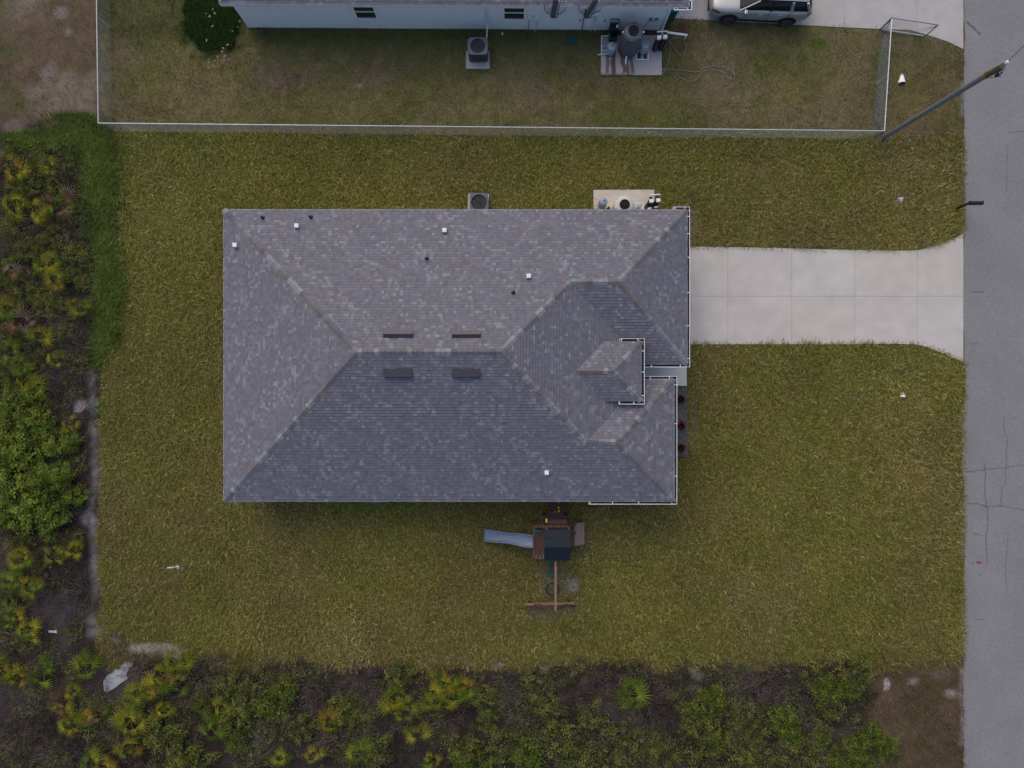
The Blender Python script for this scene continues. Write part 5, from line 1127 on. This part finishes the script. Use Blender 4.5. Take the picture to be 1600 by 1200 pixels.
KW = dict(y='yellow-green', g='green', o='orange-tinged', d='half-dead tan')
for i, (px, py, k) in enumerate(sorted(PL, key=lambda q: q[1])): palmetto(px, py, k, R.randint(5, 8), R.uniform(.65, 1.2), f'{KW[k]} saw palmetto, {ORD[i]} from the top in the left scrub strip')
for i, (px, py, k) in enumerate(sorted(PB, key=lambda q: q[0])): palmetto(px, py, k, R.randint(5, 8), R.uniform(.65, 1.2), f'{KW[k]} saw palmetto, {ORD[i]} from the left in the scrub below the lawn')

def bush_mesh(seed, R0, hgt, ncl, nlf, cols, lsz):
    r = np.random.default_rng(seed); n = ncl * nlf
    a = r.uniform(0, 2 * np.pi, ncl); rr = R0 * np.sqrt(r.uniform(0, 1, ncl)) * (.7 + .5 * vnoise(np.cos(a) * 2, np.sin(a) * 2, .7, seed)); cz = hgt * (1 - (rr / R0 / 1.25) ** 2).clip(.1, 1) * r.uniform(.45, 1.05, ncl)
    cx, cy = rr * np.cos(a), rr * np.sin(a); tone = r.uniform(.35, 1.35, ncl); ci = r.integers(0, len(cols), ncl)
    k = np.repeat(np.arange(ncl), nlf); off = r.normal(0, 1, (n, 3)) * np.array([.085, .085, .05])
    p = np.stack([cx[k], cy[k], cz[k]], 1) + off
    th = r.uniform(0, 2 * np.pi, n); el = r.uniform(-.3, .9, n); d = np.stack([np.cos(th) * np.cos(el), np.sin(th) * np.cos(el), np.sin(el)], 1); s = np.stack([-np.sin(th), np.cos(th), r.uniform(-.5, .5, n)], 1)
    l = r.uniform(.6, 1.3, n)[:, None] * lsz; w = l * .36
    V = np.stack([p, p + d * l * .5 + s * w, p + d * l, p + d * l * .5 - s * w], 1).reshape(-1, 3)
    c = np.array(cols)[ci[k]] * (tone[k] * r.uniform(.75, 1.25, n))[:, None]
    return np_mesh('foliage', V, np.arange(n * 4), np.full(n, 4), np.repeat(c, 4, 0), M['leaf'])
def stems_mesh(seed, R0, hgt, n):
    r = random.Random(seed); mb = MB()
    for _ in range(n):
        a_ = r.uniform(0, 6.28); d = R0 * r.uniform(.3, .9); mb.tube([(0, 0, -.04), (math.cos(a_) * d * .4, math.sin(a_) * d * .4, hgt * .5), (math.cos(a_ + .2) * d, math.sin(a_ + .2) * d, hgt * r.uniform(.6, .95))], .02, 4, .006)
    return mb.mesh('stem', M['polebr'])
GRB = [(.145, .195, .03), (.115, .165, .028), (.175, .21, .032), (.095, .135, .028)]; GRD = [(.15, .165, .038), (.11, .14, .036), (.18, .18, .042), (.08, .10, .03)]; GRY = [(.10, .14, .022), (.08, .12, .02), (.13, .15, .025)]
BM = dict(b=[bush_mesh(s, .85, .95, 60, 40, GRB, .085) for s in (1, 2, 3)], d=[bush_mesh(s, .8, .6, 50, 26, GRD, .065) for s in (5, 6, 7)], v=[bush_mesh(s, .75, .5, 55, 30, GRY, .07) for s in (8, 9)])
SM = [stems_mesh(s, .8, .6, 9) for s in (1, 2, 3)]
def bush(px, py, k, size, label, group):
    c = P(px, py, .3); t = thing('shrub', (c.x, c.y, 0), label, 'shrub', group); t.rotation_euler = (0, 0, R.uniform(0, 6.28)); size *= 1.15; t.scale = (size, size * R.uniform(.8, 1.2), size * R.uniform(.8, 1.2))
    for n_, me in (('foliage', R.choice(BM[k])), ('stem', R.choice(SM))): o = bpy.data.objects.new(n_, me); COL.objects.link(o); o.parent = t
SL_ = [(20, 648, 1.0), (60, 658, .9), (38, 702, 1.1), (88, 690, .8), (22, 745, 1.1), (62, 752, 1.05), (100, 745, .8), (112, 690, .6), (115, 775, .7), (45, 798, 1.1), (85, 800, .95), (78, 828, .7), (8, 700, 1.0), (52, 618, .7), (22, 618, .7), (14, 800, .9)]
SL2 = [(118, 330, .6), (45, 285, .7), (85, 290, .6), (8, 355, .7), (80, 365, .6), (35, 530, .6), (60, 560, .6), (105, 590, .5), (10, 430, .7), (125, 440, .5), (60, 895, .6), (12, 930, .7), (105, 845, .6), (30, 445, .7), (110, 395, .6), (20, 300, .7), (70, 480, .7), (55, 460, .6), (12, 520, .7), (40, 390, .7), (100, 520, .6), (60, 380, .6), (5, 580, .7), (30, 850, .7), (5, 250, .7), (110, 430, .5), (90, 470, .6)]
for i, (px, py, s) in enumerate(sorted(SL_, key=lambda q: q[1])): bush(px, py, 'b', s, f'dense bright green shrub, {ORD[i]} from the top in the thicket beside the sandy patch', 'green shrubs in the left thicket')
for i, (px, py, s) in enumerate(sorted(SL2, key=lambda q: q[1])): bush(px, py, 'd', s, f'low olive shrub, {ORD[i]} from the top among the left strip palmettos', 'olive shrubs in the left scrub')
SB = [(840, 1075), (925, 1117), (975, 1150), (1012, 1162), (1075, 1112), (1100, 1137), (1125, 1162), (875, 1150), (825, 1175), (1037, 1187), (1112, 1100), (1162, 1112), (1275, 1062), (1300, 1100), (1337, 1052), (1237, 1150), (1312, 1187), (1220, 1125), (1250, 1187), (445, 1075), (425, 1100), (540, 1107), (555, 1117), (757, 1095), (762, 1125), (725, 1165), (732, 1190), (625, 1055), (590, 1172), (787, 1162), (312, 1100), (362, 1125), (250, 1142), (287, 1175), (370, 1162), (350, 1075), (385, 1100), (382, 1055), (470, 1140), (900, 1185), (955, 1190), (1180, 1150), (1190, 1185), (1100, 1190), (1150, 1190), (860, 1110), (310, 1190)]
SV = [(1337, 1170), (1362, 1150), (1387, 1172), (1350, 1195), (1287, 1150), (1290, 1080), (1322, 1075)]
for i, (px, py) in enumerate(sorted(SB)): bush(px, py, 'd' if R.random() < .75 else 'v', R.uniform(.75, 1.15), f'low leafy shrub, {ORD[i]} from the left in the scrub below the lawn', 'leafy shrubs in the lower scrub')
for i, (px, py) in enumerate(sorted(SV)): bush(px, py, 'v', R.uniform(.7, 1.0), f'vivid green shrub, {ORD[i]} from the left of those beside the bare lower-right ground', 'vivid shrubs by the bare ground')
def brush_mesh(seed, R0, n):
    r = random.Random(seed); mb = MB()
    for _ in range(n):
        a_ = r.uniform(0, 6.28); d = R0 * math.sqrt(r.random()); p = Vector((math.cos(a_) * d, math.sin(a_) * d, r.uniform(0, .25))); b_ = a_ + r.uniform(-1.2, 1.2); l = r.uniform(.25, .7); q = p + Vector((math.cos(b_) * l, math.sin(b_) * l, r.uniform(-.02, .35)))
        m_ = p.lerp(q, .5) + Vector((r.uniform(-.06, .06), r.uniform(-.06, .06), r.uniform(0, .06))); mb.tube([p, m_, q], r.uniform(.005, .011), 3, .003, cap=False)
    me = mb.mesh('twig', M['twig']); at = me.attributes.new('Col', 'FLOAT_COLOR', 'POINT'); nv = len(me.vertices); c = np.ones((nv, 4), np.float32); tw = np.repeat(np.random.default_rng(seed).uniform(.5, 1.4, n), 9)[:nv]; c[:, :3] = np.array([.115, .088, .085]) * tw[:, None]; at.data.foreach_set('color', c.ravel()); return me
TM = [brush_mesh(s, .75, 150) for s in (1, 2, 3, 4)]
DB = [(105, 345), (118, 572), (90, 595), (120, 540), (45, 440), (60, 350), (25, 395), (115, 500), (100, 610), (120, 640), (110, 820), (120, 880), (60, 1010), (110, 950), (85, 920), (70, 950), (130, 930), (40, 1110), (60, 1150), (180, 1140), (150, 1065), (28, 1012), (215, 1050), (20, 1150), (85, 1180), (30, 1190), (180, 1010), (235, 1045), (420, 1052), (500, 1085), (478, 1068), (430, 1160), (560, 1062), (600, 1068), (640, 1128), (700, 1122), (870, 1075), (930, 1085), (1000, 1080), (1050, 1072), (1100, 1078), (1150, 1072), (1195, 1062), (820, 1125), (1225, 1068), (1290, 1175), (1240, 1085), (960, 1072), (1170, 1085), (320, 1055), (350, 1050), (300, 1070), (790, 1080), (400, 1080), (530, 1160), (600, 1140), (815, 1065), (460, 1110), (1280, 1125), (1010, 1110)]
left = sorted([q for q in DB if q[0] < 250], key=lambda q: q[1]); low = sorted([q for q in DB if q[0] >= 250])
for lst, txt in ((left, 'tangle of dry grey twigs, {} from the top in the left scrub'), (low, 'tangle of dry grey twigs, {} from the left in the scrub below the lawn')):
    for i, (px, py) in enumerate(lst):
        c = P(px, py, .2); t = thing('dry_brush', (c.x, c.y, 0), txt.format(ORD[i]), 'dry brush', 'dry twig tangles in the scrub'); t.rotation_euler = (0, 0, R.uniform(0, 6.28))
        s = R.uniform(.7, 1.2); t.scale = (s, s * R.uniform(.7, 1.2), s); o = bpy.data.objects.new('twig', R.choice(TM)); COL.objects.link(o); o.parent = t; o['kind'] = 'stuff'
# low undergrowth that nobody could count
def ug(name, n, seed, label):
    r = np.random.default_rng(seed); x = r.uniform(P(-60, 0).x, P(1400, 0).x, n); y = r.uniform(P(0, 1260).y, P(0, 215).y, n); px, py = pxy(x, y); wob = (fbm(x, y, 1.3, 91) - .5) * 44 + r.normal(0, 5, n)
    ok = ((px + wob * .5 < 140) & (py > 215)) | ((py + wob > 1046) & (px + wob < 1355)); dn = fbm(x, y, 1.3, 67); ok &= r.random(n) < (dn * 2.4 - .5)
    for a, b, q, w in ((185, 1058, 28, 30), (125, 634, 15, 14), (90, 950, 38, 28), (235, 1013, 44, 10)): ok &= np.hypot((px - a) / q, (py - b) / w) > 1
    x, y = x[ok], y[ok]; n = len(x); k = 9; x = np.repeat(x, k) + r.normal(0, .085, n * k); y = np.repeat(y, k) + r.normal(0, .085, n * k); n *= k
    th = r.uniform(0, 6.283, n); el = r.uniform(-.2, .8, n); z = r.uniform(.0, .4, n) * (.2 + 1.6 * sstep(.35, .7, fbm(x, y, .7, 13))); d = np.stack([np.cos(th) * np.cos(el), np.sin(th) * np.cos(el), np.sin(el)], 1); s = np.stack([-np.sin(th), np.cos(th), r.uniform(-.5, .5, n)], 1)
    long = r.random(n) < .12; l = np.where(long, r.uniform(.15, .4, n), r.uniform(.04, .09, n))[:, None]; w = np.where(long, .008, r.uniform(.012, .028, n))[:, None]; p = np.stack([x, y, z], 1)
    V = np.stack([p, p + d * l * .5 + s * w, p + d * l, p + d * l * .5 - s * w], 1).reshape(-1, 3)
    g_ = sstep(.36, .52, fbm(x, y, 1.7, 83))[:, None]; tn = (.35 + 1.3 * vnoise(x, y, .22, 88))[:, None]; c = np.where(long[:, None], np.array([.095, .075, .07]), np.array([.06, .05, .034]) * (1 - g_) + np.array([.115, .135, .034]) * g_) * r.uniform(.5, 1.35, (n, 1)) * tn
    me = np_mesh(name, V, np.arange(n * 4), np.full(n, 4), np.repeat(c, 4, 0), M['leaf']); o = bpy.data.objects.new(name, me); COL.objects.link(o); o['kind'] = 'stuff'; tag(o, label, 'undergrowth')
ug('undergrowth', 84000, 401, 'dark low undergrowth and leaf litter between the scrub plants')
# fallen leaves by the dark grass clump
mb = MB()
for _ in range(26):
    q = R.choice([(352, 90), (352, 90), (328, 98), (345, 100), (330, 40), (327, 15), (328, 62), (355, 75), (375, 38)]); c = P(q[0] + R.gauss(0, 4), q[1] + R.gauss(0, 5), .3 if q[1] < 80 else .06); a_ = R.uniform(0, 6.28); l = R.uniform(.04, .1)
    mb.poly([c + Vector((math.cos(a_ + k * 1.57) * l * (1 if k % 2 == 0 else .45), math.sin(a_ + k * 1.57) * l * (1 if k % 2 == 0 else .45), R.uniform(-.01, .02))) for k in range(4)])
lf = one('fallen_leaves', mb, mat('dry_leaf', (.36, .23, .14), .9, .2, 5), P(345, 85), 'tan dry leaves scattered on and below the dark grass clump', 'leaves'); lf['kind'] = 'stuff'
